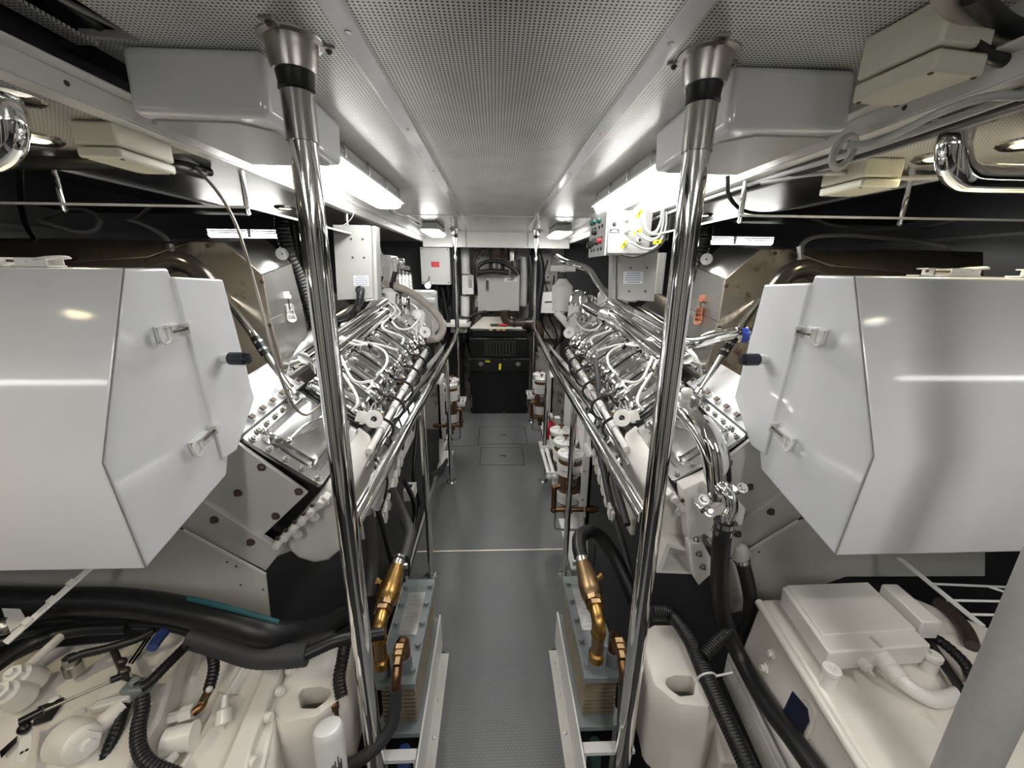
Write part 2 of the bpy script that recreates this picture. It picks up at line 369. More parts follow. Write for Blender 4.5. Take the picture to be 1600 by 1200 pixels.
def walllamp(m, x0, x1, y, z, lab, grp):
    t = thing('wall_light', lab, 'lamp', ((x0+x1)/2, y, z-.03), grp, m)
    g = G(m); g.box(x0, x1, y-.03, y+.03, z, z+.045); build(g, 'lamp_body', GREYPAINT, t, bevel=.01)
    g = G(m); g.cyl((x0+.01, y, z-.008), (x1-.01, y, z-.008), .022 if y > 1 else .014, n=20); build(g, 'diffuser', DIFF if y > 1 else DIFFS, t)
    for x in (x0+.05, x1-.05):
        g = G(m); g.box(x-.006, x+.006, y-.004, y+.004, z+.045, 1.99 if y > 1 else 1.85); build(g, 'hanger', STEEL, t)
walllamp(False, -1.62, -1.20, 2.47, 1.765, 'small lit batten hanging in the dark beyond the left drip shield', 'outer battens')
walllamp(True, -1.63, -1.25, 2.47, 1.765, 'small lit batten hanging in the dark beyond the right drip shield', 'outer battens')
walllamp(False, -2.25, -1.30, .10, 1.52, 'added lit batten hanging beside the viewer over the left gearbox, outside the view', 'added battens beside the viewer')  # unseen lamp added so the left hood reflects a bright streak
walllamp(True, -2.25, -1.45, .10, 1.54, 'added lit batten hanging beside the viewer over the right gearbox, outside the view', 'added battens beside the viewer')  # unseen counterpart added for the streak on the right hood

# ------------------------------------------------------------------ large white ceiling boxes
def ceilbox(m, lab):
    t = thing('ceiling_speaker_box', lab, 'ceiling box', (-.55, 1.05, 1.84), None, m)
    g = G(m); zt, zb = 1.949, 1.842
    top = [(-.665, .868, zt), (-.418, .868, zt), (-.418, 1.25, zt), (-.665, 1.25, zt)]
    bot = [(-.672, .872, zb), (-.422, .872, zb), (-.422, 1.245, zb), (-.672, 1.245, zb)]
    g.add(top+bot, [(0,1,2,3), (7,6,5,4), (0,1,5,4), (1,2,6,5), (2,3,7,6), (3,0,4,7)])
    build(g, 'housing', WHITE, t, bevel=.014, seg=4)
    g = G(m); P = [(-.655, .90, zb), (-.50, .90, zb), (-.45, .95, zb), (-.45, 1.225, zb), (-.655, 1.225, zb)]
    g.prism([(x, y, z-.0035) for x, y, z in P], (0, 0, .004)); build(g, 'bottom_panel', GREYPAINT, t, bevel=.001)
ceilbox(False, 'large white box on the ceiling behind the left front pole')
ceilbox(True, 'large white box on the ceiling behind the right front pole')

# cream junction boxes
def jbox(lab, c, hx, hy, hz, rot=0, m=WHITE2):
    t = thing('junction_box', lab, 'junction box', (c[0], c[1], c[2]-hz), 'ceiling junction boxes')
    a = Vector((math.cos(rot), math.sin(rot), 0)); b = Vector((-math.sin(rot), math.cos(rot), 0)); z = Vector((0, 0, 1)); c = Vector(c)
    g = G(); g.ob(c+z*hz*.35, a*hx, b*hy, z*hz*.65); build(g, 'box_base', m, t, bevel=.005)
    g = G(); g.ob(c-z*hz*.68, a*hx, b*hy, z*hz*.3); l = build(g, 'box_lid', m, t, bevel=.005)
    for i in (-1, 1):
        for j in (-1, 1):
            g = G(); g.lathe(c - z*hz*.98 + a*hx*.86*i + b*hy*.86*j, (0, 0, -1), [(0, .004), (.0015, .003)], 8); build(g, 'lid_screw', SCREW, l)
CREAMBOX = mat('aged_cream_plastic', (.70, .68, .56), .4, var=.1)
jbox('small cream junction box under the left ceiling edge beside the large white box', (-.80, 1.01, 1.815), .042, .075, .034, 0, CREAMBOX)
jbox('large cream junction box at the upper right ceiling corner', (.665, .715, 1.90), .045, .062, .048, .12, CREAMBOX)
jbox('small cream junction box on the outer ceiling below the right edge beam', (.965, 1.13, 1.815), .05, .07, .034, 0, CREAMBOX)

# ------------------------------------------------------------------ front poles, far poles, side pole
def pole(x, y, r, top, lab, far=False):
    t = thing('chrome_pole', lab, 'pole', (x, y, 0), None if not far else None)
    g = G(); g.cyl((x, y, .0), (x, y, top-.155), r, n=28); build(g, 'shaft', CHROME, t)
    g = G(); g.lathe((x, y, top-.155), (0, 0, 1), [(-.003, r+.001), (-.003, r+.0035), (.075, r+.0035), (.075, r*.9)], 28); build(g, 'collar', STEEL, t)
    g = G(); g.lathe((x, y, top-.08), (0, 0, 1), [(0, r*1.05), (.004, r*1.25), (.012, r*1.2), (.03, r*1.3), (.05, r*1.35)], 28); build(g, 'rubber_boot', BLACK, t)
    g = G(); g.lathe((x, y, top), (0, 0, -1), [(0, r*2.2), (.003, r*2.15), (.005, r*1.75), (.04, r*1.6), (.05, r*1.5), (.05, r*1.3), (.01, r*1.3)], 28); c = build(g, 'ceiling_socket', BRUSH, t)
    for k in range(3):
        a = k*2*PI/3 + .4; px, py = x+r*2.3*math.cos(a), y+r*2.3*math.sin(a)
        g = G(); g.ob((px, py, top-.0025), (.013*math.cos(a), .013*math.sin(a), 0), (-.011*math.sin(a), .011*math.cos(a), 0), (0, 0, .002)); build(g, 'lug', BRUSH, c)
        g = G(); g.bolt((px+.003*math.cos(a), py+.003*math.sin(a), top-.005), (0, 0, -1), .004, .004); build(g, 'lug_bolt', SCREW, c)
    g = G(); g.lathe((x, y, 0), (0, 0, 1), [(0, r*2.1), (.004, r*2.0), (.008, r*1.1)], 28); build(g, 'floor_flange', CHROME, t)
pole(-.352, .84, .0245, 1.95, 'left front ceiling pole of polished chrome, in front of the left engine')
pole(.385, .842, .0245, 1.95, 'right front ceiling pole of polished chrome, in front of the right engine')
pole(-.385, 4.05, .022, 1.95, 'far left chrome ceiling pole beside the black generator')
pole(.395, 4.05, .022, 1.95, 'far right chrome ceiling pole beside the black generator')
t = thing('support_pole', 'thick grey pole leaning into the lower right corner, closest to the camera', 'pole', (.80, .445, -.45))
g = G(); g.cyl((.808, .45, -.45), (.808, .45, 1.85), .034, n=32); build(g, 'shaft', mat('brushed_pole_steel', (.52, .51, .49), .5, .25, var=.15, vs_=60), t)
g = G(); g.lathe((.808, .45, 1.85), (0, 0, -1), [(0, .07), (.005, .07), (.008, .035)], 28); build(g, 'flange', BRUSH, t)

# ------------------------------------------------------------------ handrails
def handrail(m, lab, lab2):
    t = thing('handrail', lab, 'handrail', (-.345, 1.8, 0), None, m)
    g = G(m); g.tube([(-.345, .863, .975), (-.345, 2.0, .982), (-.352, 3.2, .99), (-.375, 4.02, .998)], .0195, 20, 6); build(g, 'rail', CHROME, t)
    for y in (1.78, 2.78):
        g = G(m); g.cyl((-.34, y, 0), (-.345, y, .968), .0155, n=20); p = build(g, 'post', CHROME, t)
        g = G(m); g.lathe((-.34, y, 0), (0, 0, 1), [(0, .038), (.003, .037), (.007, .017)], 24)
        f = build(g, 'post_flange', CHROME, p)
        for k in range(3):
            a = k*2.1+.3; g = G(m); g.lathe((-.34+.028*math.cos(a), y+.028*math.sin(a), .0045), (0, 0, 1), [(0, .004), (.0015, .003)], 8); build(g, 'flange_screw', SILVER, p)
handrail(False, 'left chrome handrail with two posts, beside the left engine', '')
handrail(True, 'right chrome handrail with two posts, beside the right engine', '')
# ------------------------------------------------------------------ engine hoods
def latch(par, m, p, n, d, L=.092, wd=.033, col=None):
    """over-centre latch at p on a face with normal n, strap along d"""
    p, n, d = Vector(p), Vector(n).normalized(), Vector(d).normalized(); s = n.cross(d).normalized(); M = col or BOXW
    g = G(m); g.ob(p + n*.0015, d*L*.30, s*wd*.5, n*.0015); base = build(g, 'latch', M, par, bevel=.0008)
    g = G(m)
    for k in (-1, 1):
        g.ob(p + n*.009 + s*wd*.42*k - d*L*.02, d*L*.26, s*.0012, n*.008)
    g.cyl(p + n*.010 - s*wd*.5 + d*L*.05, p + n*.010 + s*wd*.5 + d*L*.05, .0022, n=8)
    g.cyl(p + n*.014 - s*wd*.5 - d*L*.15, p + n*.014 + s*wd*.5 - d*L*.15, .002, n=8)
    build(g, 'latch_cheeks', M, base)
    g = G(m); g.tube([p - d*L*.1 + n*.014 + s*wd*.5, p - d*L*.34 + n*.018 + s*wd*.55, p - d*L*.44 + n*.020, p - d*L*.34 + n*.018 - s*wd*.55, p - d*L*.1 + n*.014 - s*wd*.5], .0022, 8, 4)
    g.ob(p + n*.017 - d*L*.36, d*L*.05, s*wd*.5, n*.0015); build(g, 'latch_lever', M, base, bevel=.0006)
    g = G(m); g.cyl(p + n*.011 + d*L*.05, p + n*.011 + d*L*.55, .0028, n=10); build(g, 'latch_screw', SCREW, base)
    g = G(m); q = p + d*L*.62; g.ob(q + n*.0015, d*L*.16, s*wd*.42, n*.0015); g.ob(q + n*.009 - d*L*.10, d*.0012, s*wd*.36, n*.008); g.ob(q + n*.016 - d*L*.05, d*L*.07, s*wd*.36, n*.0012)
    build(g, 'latch_keeper', M, base, bevel=.0006)
HX = -.70
def hood(m, side):
    t = thing('engine_hood', 'large white faceted sheet-metal hood over the %s engine' % side, 'engine hood', (-1.3, 1.0, .9), None, m)
    K = .70/.80; S = lambda y, z: (y*K, 1.57 + (z-1.57)*K)
    A = S(.928, 1.566); E_ = S(.771, 1.185); B = S(.797, .903); F = S(1.105, .975); F2 = S(1.135, 1.045); D = S(1.052, 1.568)
    # aft cover: prism along X, open look with returned edges
    cover = [A, E_, B, F, F2, D]
    g = G(m); g.prism([(HX, y, z) for y, z in cover], (-1.25, 0, 0)); c = build(g, 'hood_cover', WHITE, t, bevel=.006, seg=3)
    # fold welds, thin darker chipped lines along the side edge
    fw = [S(1.05, 1.548), S(1.238, 1.538), S(1.29, 1.155), S(1.16, 1.03), S(1.09, 1.03)]
    g = G(m); g.prism([(HX+.006, y, z) for y, z in fw], (-1.25, 0, 0)); build(g, 'hood_rear_section', WHITE, t, bevel=.006, seg=3)
    g = G(m); g.tube([(HX+.001, A[0], A[1]), (HX+.001, E_[0], E_[1]), (HX+.001, B[0], B[1])], .0014, 6, 1); build(g, 'edge_seam', mat('chipped_edge', (.30, .27, .25), .5, var=.8, vs_=60), c)
    # side latches across the seam
    nx = (1, 0, 0)
    latch(c, m, at(258, 519, X=HX) + Vector((0.001, 0, 0)), nx, at(300, 508, X=HX) - at(240, 522, X=HX))
    latch(c, m, at(308, 690, X=HX) + Vector((0.001, 0, 0)), nx, at(336, 660, X=HX) - at(290, 702, X=HX))
    # top latches
    for px in ((98,) if not m else (210,)):
        q = Vector((-.90 if not m else -.97, .86, 1.568))
        latch(c, m, q, (0, 0, 1), (-1 if not m else 1, .05, 0), .12, .036)
    if m: latch(c, m, (-1.20, .86, 1.568), (0, 0, 1), (1, .05, 0), .12, .036)
    # filter indicator
    p = at(342, 560, X=HX); n = Vector((1, -.05, .0)).normalized()
    g = G(m); g.lathe(p, n, [(0, .020), (.003, .020), (.003, .011), (.015, .011), (.015, .0135), (.034, .0135)], 20); k = build(g, 'indicator_stem', BOXW, t)
    g = G(m); g.lathe(p + n*.02, n, [(.008, .015), (.010, .0165), (.045, .0165), (.049, .015), (.049, .009), (.058, .007)], 20)
    for a in range(4):
        d = Vector((0, math.cos(a*PI/4), math.sin(a*PI/4))); g.ob(p + n*.072, n*.005, d*.013, n.cross(d)*.002)
    build(g, 'indicator_cap', mat('black_blue_plastic', (.02, .025, .04), .3), k, label='dark plastic restriction indicator cap')
hood(False, 'left'); hood(True, 'right')

# ------------------------------------------------------------------ stainless exhaust covers behind the hoods
def exhaust(m, side):
    t = thing('exhaust_cover', 'heat-stained stainless exhaust cover behind the %s white hood' % side, 'exhaust cover', (-1.2, 1.9, 1.0), None, m)
    qa = lambda x, y, Y=1.5: at(x, y, Y=Y)
    A = [qa(283, 377, 1.56), qa(349, 378), qa(410, 429), qa(422, 499), qa(443, 579), qa(434, 612), qa(330, 640), qa(240, 520)]
    Bq = [qa(330, 372, 1.85), qa(414, 372, 1.85), qa(455, 411, 1.85), qa(472, 476, 1.85), qa(488, 558, 1.85), qa(480, 590, 1.85), qa(380, 600, 1.85), qa(300, 500, 1.85)]
    g = G(m); g.prism(A, (0, .012, 0)); build(g, 'end_face', RUSTY, t, bevel=.002)
    nms = []
    for i in range(0, 5):
        g = G(m); e = Vector((-.01, .004, -.01)); g.add([A[i], A[i+1], Bq[i+1], Bq[i], A[i]+e, A[i+1]+e, Bq[i+1]+e, Bq[i]+e], [(0,1,2,3), (4,5,6,7), (0,1,5,4), (1,2,6,5), (2,3,7,6), (3,0,4,7)])
        f = build(g, 'folded_panel', STEELD if 1 <= i <= 4 else RUSTY, t, bevel=.0015)
    for x, y in ((415, 440), (427, 508), (436, 568), (330, 384)):
        g = G(m); g.bolt(qa(x-6, y, 1.498), (0, -1, 0), .005, .004); build(g, 'casing_bolt', SCREW, t)
    for i in (2, 3, 4):
        g = G(m); g.tube([A[i], Bq[i]], .0025, 6, 1); build(g, 'fold_seam', STEEL, t)
    p = (A[3]+Bq[3])*.5 + Vector((.006, -.004, .0))
    latch(t, m, p, (.80, -.6, .1), (-.02, .02, 1), .10, .030, ORANGE if m else BOXW)
    g = G(m); g.prism([at(228, 402, Y=1.4), at(300, 377, Y=1.55), at(-60, 372, Y=1.55), at(-60, 420, Y=1.4)], (0, .01, 0)); b = build(g, 'outer_casing', RUSTY, t, bevel=.003)
    g = G(m); g.prism([at(300, 377, Y=1.55), at(-60, 372, Y=1.55), at(-60, 372, Y=1.55) + Vector((0, .4, .03)), at(300, 377, Y=1.55) + Vector((0, .4, .03))], (0, 0, -.008)); build(g, 'casing_top', STEELD, t, bevel=.002)
    g = G(m); g.prism([at(300, 377, Y=1.56), at(-60, 372, Y=1.56), at(-60, 640, Y=1.56), at(330, 640, Y=1.56)], (0, .01, 0)); build(g, 'lower_casing', RUSTY, t)
    for k in range(4):
        g = G(m); g.bolt(at(250 - k*70, 384, Y=1.525), (0, -.9, .3), .005, .004); build(g, 'casing_bolt', SCREW, b)
    g = G(m); g.tube([at(240, 420, Y=1.32), at(270, 409, Y=1.32), at(300, 416, Y=1.32), at(322, 440, Y=1.32), at(335, 470, Y=1.30), at(352, 520, Y=1.25)], .030, 20, 8); build(g, 'dark_bend', mat('dark_glossy_pipe', (.05, .045, .04), .18, .6), t)
exhaust(False, 'left'); exhaust(True, 'right')

# chrome coolant struts behind the hoods
def strut(m, side):
    t = thing('coolant_pipe', 'slim chrome pipe with rubber joint rising behind the %s hood' % side, 'pipe', (-.7, 1.35, 1.15), None, m)
    a = at(352, 462, Y=1.5); c = at(404, 535, Y=1.42); d = at(412, 548, Y=1.41); e = at(455, 612, Y=1.33)
    g = G(m); g.cyl(a, c, .014); build(g, 'upper_tube', CHROME, t)
    g = G(m); g.cyl(d, e, .012); build(g, 'lower_tube', CHROME, t)
    g = G(m); g.cyl(c - (d-c)*.6, d + (d-c)*.6, .017); s = build(g, 'rubber_sleeve', BLACK, t)
    g = G(m); v = (d-c).normalized()
    g = G(m); g.lathe(c - v*.003, v, [(0, .0185), (.009, .0185)], 20); build(g, 'hose_clamp', STEEL, s)
    g = G(m); g.lathe(d - v*.006, v, [(0, .0185), (.009, .0185)], 20); build(g, 'hose_clamp', STEEL, s)
    g = G(m); g.lathe(e, e-d, [(-.005, .016), (.012, .02), (.02, .02)], 20); build(g, 'pipe_foot', CHROMEW, t)
strut(False, 'left'); strut(True, 'right')
# ------------------------------------------------------------------ acrylic drip shields, hangers, grab pipes, downlights
def shield(m, side):
    t = thing('drip_shield', 'clear hanging sheet on chrome rods above the %s engine' % side, 'shield', (-1.4, 1.9, 1.757), None, m)
    x1 = -.735
    g = G(m); g.box(-2.1, x1, 1.32, 2.32, 1.742, 1.747); build(g, 'clear_sheet', ACRYL, t)
    g = G(m); g.box(-2.1, x1, 1.317, 1.32, 1.741, 1.748); g.box(x1, x1+.003, 1.32, 2.32, 1.741, 1.748); build(g, 'sheet_lit_edge', BOXW, t)  # white strips put the edge-lit brightness of the sheet into colour
    for x, y in ((-1.275, 1.33), (-.745, 1.33), (-.765, 2.25), (-1.27, 2.25)):
        x = max(x, -1.285)
        g = G(m); g.cyl((x, y, 1.732), (x, y, 1.85), .0075, n=14); g.lathe((x, y, 1.732), (0, 0, -1), [(0, .009), (.006, .009), (.010, .004)], 14); build(g, 'hanger_rod', CHROME, t)
shield(False, 'left'); shield(True, 'right')

def grab(m, side):
    t = thing('ceiling_pipe', 'thick polished pipe bending down from the outer ceiling over the %s hood' % side, 'pipe', (-1.05, .86, 1.75), None, m)
    c = at(1500, 187, Z=1.85); c = mx(c)   # left-handed measure of the flange
    P = [c + Vector((0, 0, -.002)), c + Vector((0, 0, -.03)), c + Vector((-.003, 0, -.05)), c + Vector((-.017, .002, -.075)), c + Vector((-.042, .004, -.092)), c + Vector((-.075, .005, -.097)), c + Vector((-.2, .005, -.097)), c + Vector((-.5, .005, -.097)), c + Vector((-.8, .005, -.097))]
    g = G(m); g.tube(P, .026, 24, 8); build(g, 'pipe_body', CHROME, t)
    g = G(m); g.lathe(c, (0, 0, -1), [(0, .055), (.004, .055), (.008, .05), (.010, .028)], 32); build(g, 'pipe_flange', CHROME, t)
grab(False, 'left'); grab(True, 'right')

def spot(p, r, lab, pw=SPOT_POWER, col=(1, .86, .6)):
    p = Vector(p); t = thing('downlight', lab, 'downlight', p, 'round downlights')
    g = G(); g.lathe(p, (0, 0, -1), [(0, r), (.005, r*.98), (.010, r*.86), (.008, r*.62), (.002, r*.58)], 32); build(g, 'bezel', STEEL, t)
    g = G(); g.lathe(p, (0, 0, -1), [(.003, r*.57), (.0075, r*.50)], 28); build(g, 'lens', DIFF2, t)
    l = bpy.data.lights.new('downlight_lamp', 'SPOT'); l.energy = pw; l.color = col; l.spot_size = 2.5; l.spot_blend = .8; l.shadow_soft_size = .03
    o = bpy.data.objects.new('downlight_lamp', l); o.location = p - Vector((0, 0, .012)); C.objects.link(o)
spot((-1.045, 1.06, 1.85), .055, 'round lit downlight at the left edge behind the polished pipe')
spot((-1.42, .22, 1.85), .055, 'added round lit downlight over the left gearbox, outside the view', 14, (1, .84, .52))  # unseen downlight added to warm the left hood front
spot((1.08, 1.04, 1.85), .055, 'round lit downlight in the right outer ceiling, nearest the polished pipe bend')
spot((1.15, .92, 1.85), .055, 'round lit downlight in the right outer ceiling, above the polished pipe')
spot((1.42, .20, 1.85), .055, 'added round lit downlight over the right gearbox, outside the view', 10, (1, .93, .86))  # unseen downlight added to light the right foreground
spot((-1.0, 3.2, 1.85), .06, 'round lit downlight above the far end of the left engine')
spot((1.03, 3.2, 1.85), .06, 'round lit downlight above the far end of the right engine')
spot((-1.0, 2.1, 1.85), .05, 'round lit downlight over the middle of the left engine', 3, (1, .95, .88))
spot((1.03, 2.1, 1.85), .05, 'round lit downlight over the middle of the right engine', 3, (1, .95, .88))

def hose(name, lab, cat, P, r, m=BLACK, grp=None, rib=None, n=12, par=None, sub=6):
    g = G(); g.tube(P, r, n, sub, rf=rib)
    return build(g, name, m, par, label=lab if par is None else None, cat=cat if par is None else None, group=grp)

# cables in the ceiling slots
hose('cable', 'black cable bundle in the left ceiling slot', 'cable', [(-.67, -.6, 1.97), (-.68, .2, 1.96), (-.66, .55, 1.985), (-.685, .87, 1.975)], .014)
hose('cable', 'thin pale cable in the left ceiling slot', 'cable', [(-.65, -.4, 1.955), (-.645, .5, 1.965), (-.66, .7, 1.957), (-.65, .89, 1.97)], .0045, GREYPIPE)
for k, (dy, dz, r, mm, lb) in enumerate(((0, 0, .016, BLACKC, 'thick black cable under the outer left ceiling, running outboard'), (.035, .01, .012, BLACK, 'thinner black cable beside the thick one under the outer left ceiling'))):
    hose('cable', lb, 'cable', [(-2.2, 1.16+dy, 1.82+dz), (-1.5, 1.17+dy, 1.825+dz), (-1.1, 1.16+dy, 1.818+dz), (-.86, 1.17+dy, 1.822+dz), (-.84, 1.3+dy, 1.83+dz)], r, mm)
hose('cable', 'beige conduit crossing the dark upper right corner', 'conduit', [at(1470, -10, Z=1.93), at(1500, 22, Z=1.92), at(1545, 50, Z=1.915), at(1600, 62, Z=1.91), at(1680, 95, Z=1.90)], .011, mat('beige_conduit', (.55, .50, .42), .5))
hose('cable', 'black conduit crossing the dark upper right corner', 'conduit', [at(1520, -10, Z=1.92), at(1560, 30, Z=1.92), at(1600, 48, Z=1.91), at(1680, 60, Z=1.90)], .012, BLACKC)
hose('cable', 'black cable tied beneath the upper right beam end', 'conduit', [at(1520, 72, Z=1.89), at(1560, 92, Z=1.88), at(1620, 108, Z=1.87)], .009, BLACK)
# bundle of cables along the right edge beam
for k, (o_, z_, r, mm, lb) in enumerate(((0, 0, .007, GREYPIPE, 'light grey cable along the right edge beam'), (.018, -.004, .007, BLACKC, 'black cable along the right edge beam'), (.034, 0, .006, DKGREY, 'dark grey cable along the right edge beam'), (.048, -.003, .006, GREYPIPE, 'lighter grey outer cable along the right edge beam'))):
    hose('cable', lb, 'cable', [(.79+o_, .5, 1.838+z_), (.80+o_, .9, 1.832+z_), (.795+o_, 1.3, 1.838+z_), (.79+o_*.8, 1.8, 1.835+z_), (.785+o_*.7, 2.2, 1.82+z_)], r, mm, 'cables along the right beam')
hose('cable', 'white cable looping along the ceiling below the right beam', 'cable', [at(1600, 150, Z=1.83), at(1540, 152, Z=1.83), at(1470, 175, Z=1.828), at(1420, 200, Z=1.825), at(1370, 222, Z=1.82), at(1320, 228, Z=1.815)], .0065, GREYPIPE)
g = G(); c = at(1318, 237, Z=1.815); g.ring(c, (.3, -.9, -.3), .028, .0065); g.ring(c+Vector((.006, .01, -.004)), (.35, -.9, -.2), .026, .0055); build(g, 'cable_coil', GREYPIPE, None, label='small coil of grey cable tied under the right beam', cat='cable coil')
hose('cable', 'grey cables along the ceiling above the right drip shield', 'cable', [at(1190, 285, Z=1.83), at(1290, 270, Z=1.825), at(1400, 278, Z=1.825), at(1500, 276, Z=1.825), at(1620, 280, Z=1.83)], .007, GREYPIPE)
hose('cable', 'black drooping cable between right pole and drip shield', 'cable', [at(1137, 275, Y=1.32), at(1140, 308, Y=1.35), at(1165, 330, Y=1.5), at(1210, 333, Y=1.7), at(1262, 326, Y=1.9)], .006, BLACKC)
hose('cable', 'long thin bare cable hanging from the left ceiling to the steel end cover', 'cable', [at(306, 262, Y=1.25), at(340, 300, Y=1.2), at(366, 345, Y=1.17), at(385, 400, Y=1.14), at(408, 480, Y=1.12), at(432, 570, Y=1.10), at(455, 628, Y=1.12), at(475, 648, Y=1.16), at(492, 640, Y=1.2), at(505, 628, Y=1.23)], .0042, mat('bare_braided_cable', (.36, .33, .29), .35, .6))
# hydraulic lines above the hoods
hose('hydraulic_line', 'thin dark line with fittings above the left hood', 'line', [at(60, 345, Y=1.75), at(120, 362, Y=1.75), at(150, 358, Y=1.75), at(165, 338, Y=1.75), at(215, 347, Y=1.7), at(255, 368, Y=1.6), at(265, 388, Y=1.52), at(272, 408, Y=1.45)], .0075, GREYPIPE)
hose('hydraulic_line', 'thin grey line with fittings above the right hood', 'line', [at(1250, 405, Y=1.5), at(1254, 382, Y=1.55), at(1275, 370, Y=1.65), at(1330, 368, Y=1.75), at(1400, 374, Y=1.8), at(1440, 378, Y=1.8), at(1480, 385, Y=1.75)], .0085, GREYPIPE)
for p, lb in ((at(268, 396, Y=1.49), 'fitting on the thin line above the left hood'), (at(1251, 398, Y=1.50), 'fitting on the thin line above the right hood')):
    g = G(); g.lathe(p, (.15, -.2, -1), [(-.03, .012), (-.01, .012), (-.01, .009), (.01, .009), (.01, .013), (.03, .013)], 6); build(g, 'hose_fitting', SILVER, None, label='chrome '+lb, cat='fitting')
hose('cable', 'black cable hanging over the dark left corner', 'cable', [at(30, 235, Y=1.3), at(32, 300, Y=1.4), at(40, 350, Y=1.5), at(66, 390, Y=1.6)], .008, BLACKC)

# vertical flexible black duct behind each front pole
for m, sd in ((False, 'left'), (True, 'right')):
    g = G(m); g.tube([at(438, 345, Y=1.9), at(452, 400, Y=1.9), at(470, 440, Y=1.95), at(495, 520, Y=2.0)], .03, 14, 6, rf=(.008, .86)); build(g, 'flexible_duct', BLACKC, None, label='black ribbed duct behind the %s front pole' % sd, cat='duct')
    t = thing('pressure_gauge', 'small round white gauge beside the %s front pole' % sd, 'gauge', (-.95, 1.8, 1.6), None, m)
    p = at(440, 398, Y=1.75); n = Vector((.5, -.8, .1)).normalized()
    g = G(m); g.lathe(p, n, [(0, .021), (.018, .021), (.02, .024), (.024, .024), (.024, .020)], 26); build(g, 'gauge_case', CHROME, t)
    g = G(m); g.lathe(p, n, [(.02, .0195), (.0225, .0195)], 26); f = build(g, 'gauge_face', LABELW, t)
    g = G(m); a, b = perp(n); g.ob(p + n*.0235 + a*.006, a*.012, b*.001, n*.0004); g.lathe(p, n, [(.0225, .004), (.025, .004)], 10); build(g, 'gauge_needle', INKD, f)

# ------------------------------------------------------------------ hanging enclosures above the engines
def enclosure(name, lab, quad, depth, m=GREYPAINT, cat='enclosure', par=None, door=True):
    q = [Vector(p) for p in quad]; n = (q[1]-q[0]).cross(q[3]-q[0]).normalized()
    if n.y > 0: n = -n
    t = thing(name, lab, cat, (sum((p for p in q), Vector())/4 - Vector((0, 0, (q[0]-q[3]).length/2))) )
    g = G(); g.prism([p - n*.012 for p in q], -n*depth); build(g, 'enclosure_body', m, t, bevel=.004)
    g = G(); g.prism(q, -n*.010); d = build(g, 'enclosure_door', m, t, bevel=.002)
    return t, d, q, n
def quad_y(l, Y): return [at(x, y, Y=Y) for x, y in l]
def onq(q, n, u, v, o=.001): return q[0] + (q[1]-q[0])*u + (q[3]-q[0])*v + n*o
def textlines(q, n, u0, u1, v0, v1, k, par, name='label_print', m=INK, seed=1, back=True):
    rr = random.Random(seed); a, b = (q[1]-q[0]), (q[3]-q[0])
    if back:
        g = G(); g.prism([onq(q, n, u0, v0), onq(q, n, u1, v0), onq(q, n, u1, v1), onq(q, n, u0, v1)], n*.0006); build(g, 'paper_label', LABELW, par, label='white printed label')
    g = G()
    for i in range(k):
        v = v0 + (v1-v0)*(i+.7)/(k+.4); w_ = (u1-u0)*rr.uniform(.55, .9)/2; uc = (u0+u1)/2; u = uc-w_
        while u < uc+w_:
            l = rr.uniform(.02, .05)*(u1-u0)/.5; g.ob(onq(q, n, u+l/2, v, .0018), a*l*.42, b*(v1-v0)/k*.22, n*.0002); u += l*1.15
    build(g, name, m, par)
QL = quad_y([(520, 351), (577, 352), (583, 466), (527, 469)], 2.2)
t, d, q, n = enclosure('relay_box', 'tall grey relay box hanging over the left engine with a black conduit', QL, .09)
for u, v in ((.48, .18), (.80, .18), (.50, .42), (.82, .42)):
    g = G(); g.lathe(onq(q, n, u, v, 0), n, [(0, .006), (.003, .005), (.001, .002)], 10); build(g, 'door_rivet', SCREW, d)
textlines(q, n, .50, .93, .66, .80, 5, d, seed=3)
g = G(); g.prism([onq(q, n, 1.03, -.0, -.03), onq(q, n, 1.12, .0, -.03), onq(q, n, 1.12, 1.0, -.03), onq(q, n, 1.03, 1.0, -.03)], -n*.08); build(g, 'mounting_flange', GREYPAINT, t)
g = G(); p = onq(q, n, .68, .86, 0); g.lathe(p, n, [(0, .024), (.01, .024), (.016, .018)], 18); build(g, 'cable_gland', BLACK, d)
g = G(); g.tube([p, p + n*.04 + Vector((.012, 0, -.015)), p + n*.05 + Vector((0, 0, -.07)), p + n*.045 + Vector((-.04, 0, -.12)), p + n*.02 + Vector((-.10, 0, -.15)), p + Vector((-.2, .05, -.16))], .020, 14, 8, rf=(.007, .88)); build(g, 'conduit', BLACKC, t)
QR = quad_y([(968, 375), (1030, 375), (1022, 471), (966, 468)], 2.2)
t, d, q, n = enclosure('relay_box', 'tall grey relay box hanging over the right engine below the control box', QR, .09)
for u, v in ((.30, .46), (.72, .46), (.28, .86), (.70, .86)):
    g = G(); g.lathe(onq(q, n, u, v, 0), n, [(0, .006), (.003, .005), (.001, .002)], 10); build(g, 'door_rivet', SCREW, d)
textlines(q, n, .12, .62, .52, .73, 5, d, seed=4)
g = G(); g.prism([onq(q, n, -.12, 0, -.03), onq(q, n, -.03, 0, -.03), onq(q, n, -.03, 1, -.03), onq(q, n, -.12, 1, -.03)], -n*.08); build(g, 'mounting_flange', GREYPAINT, t)

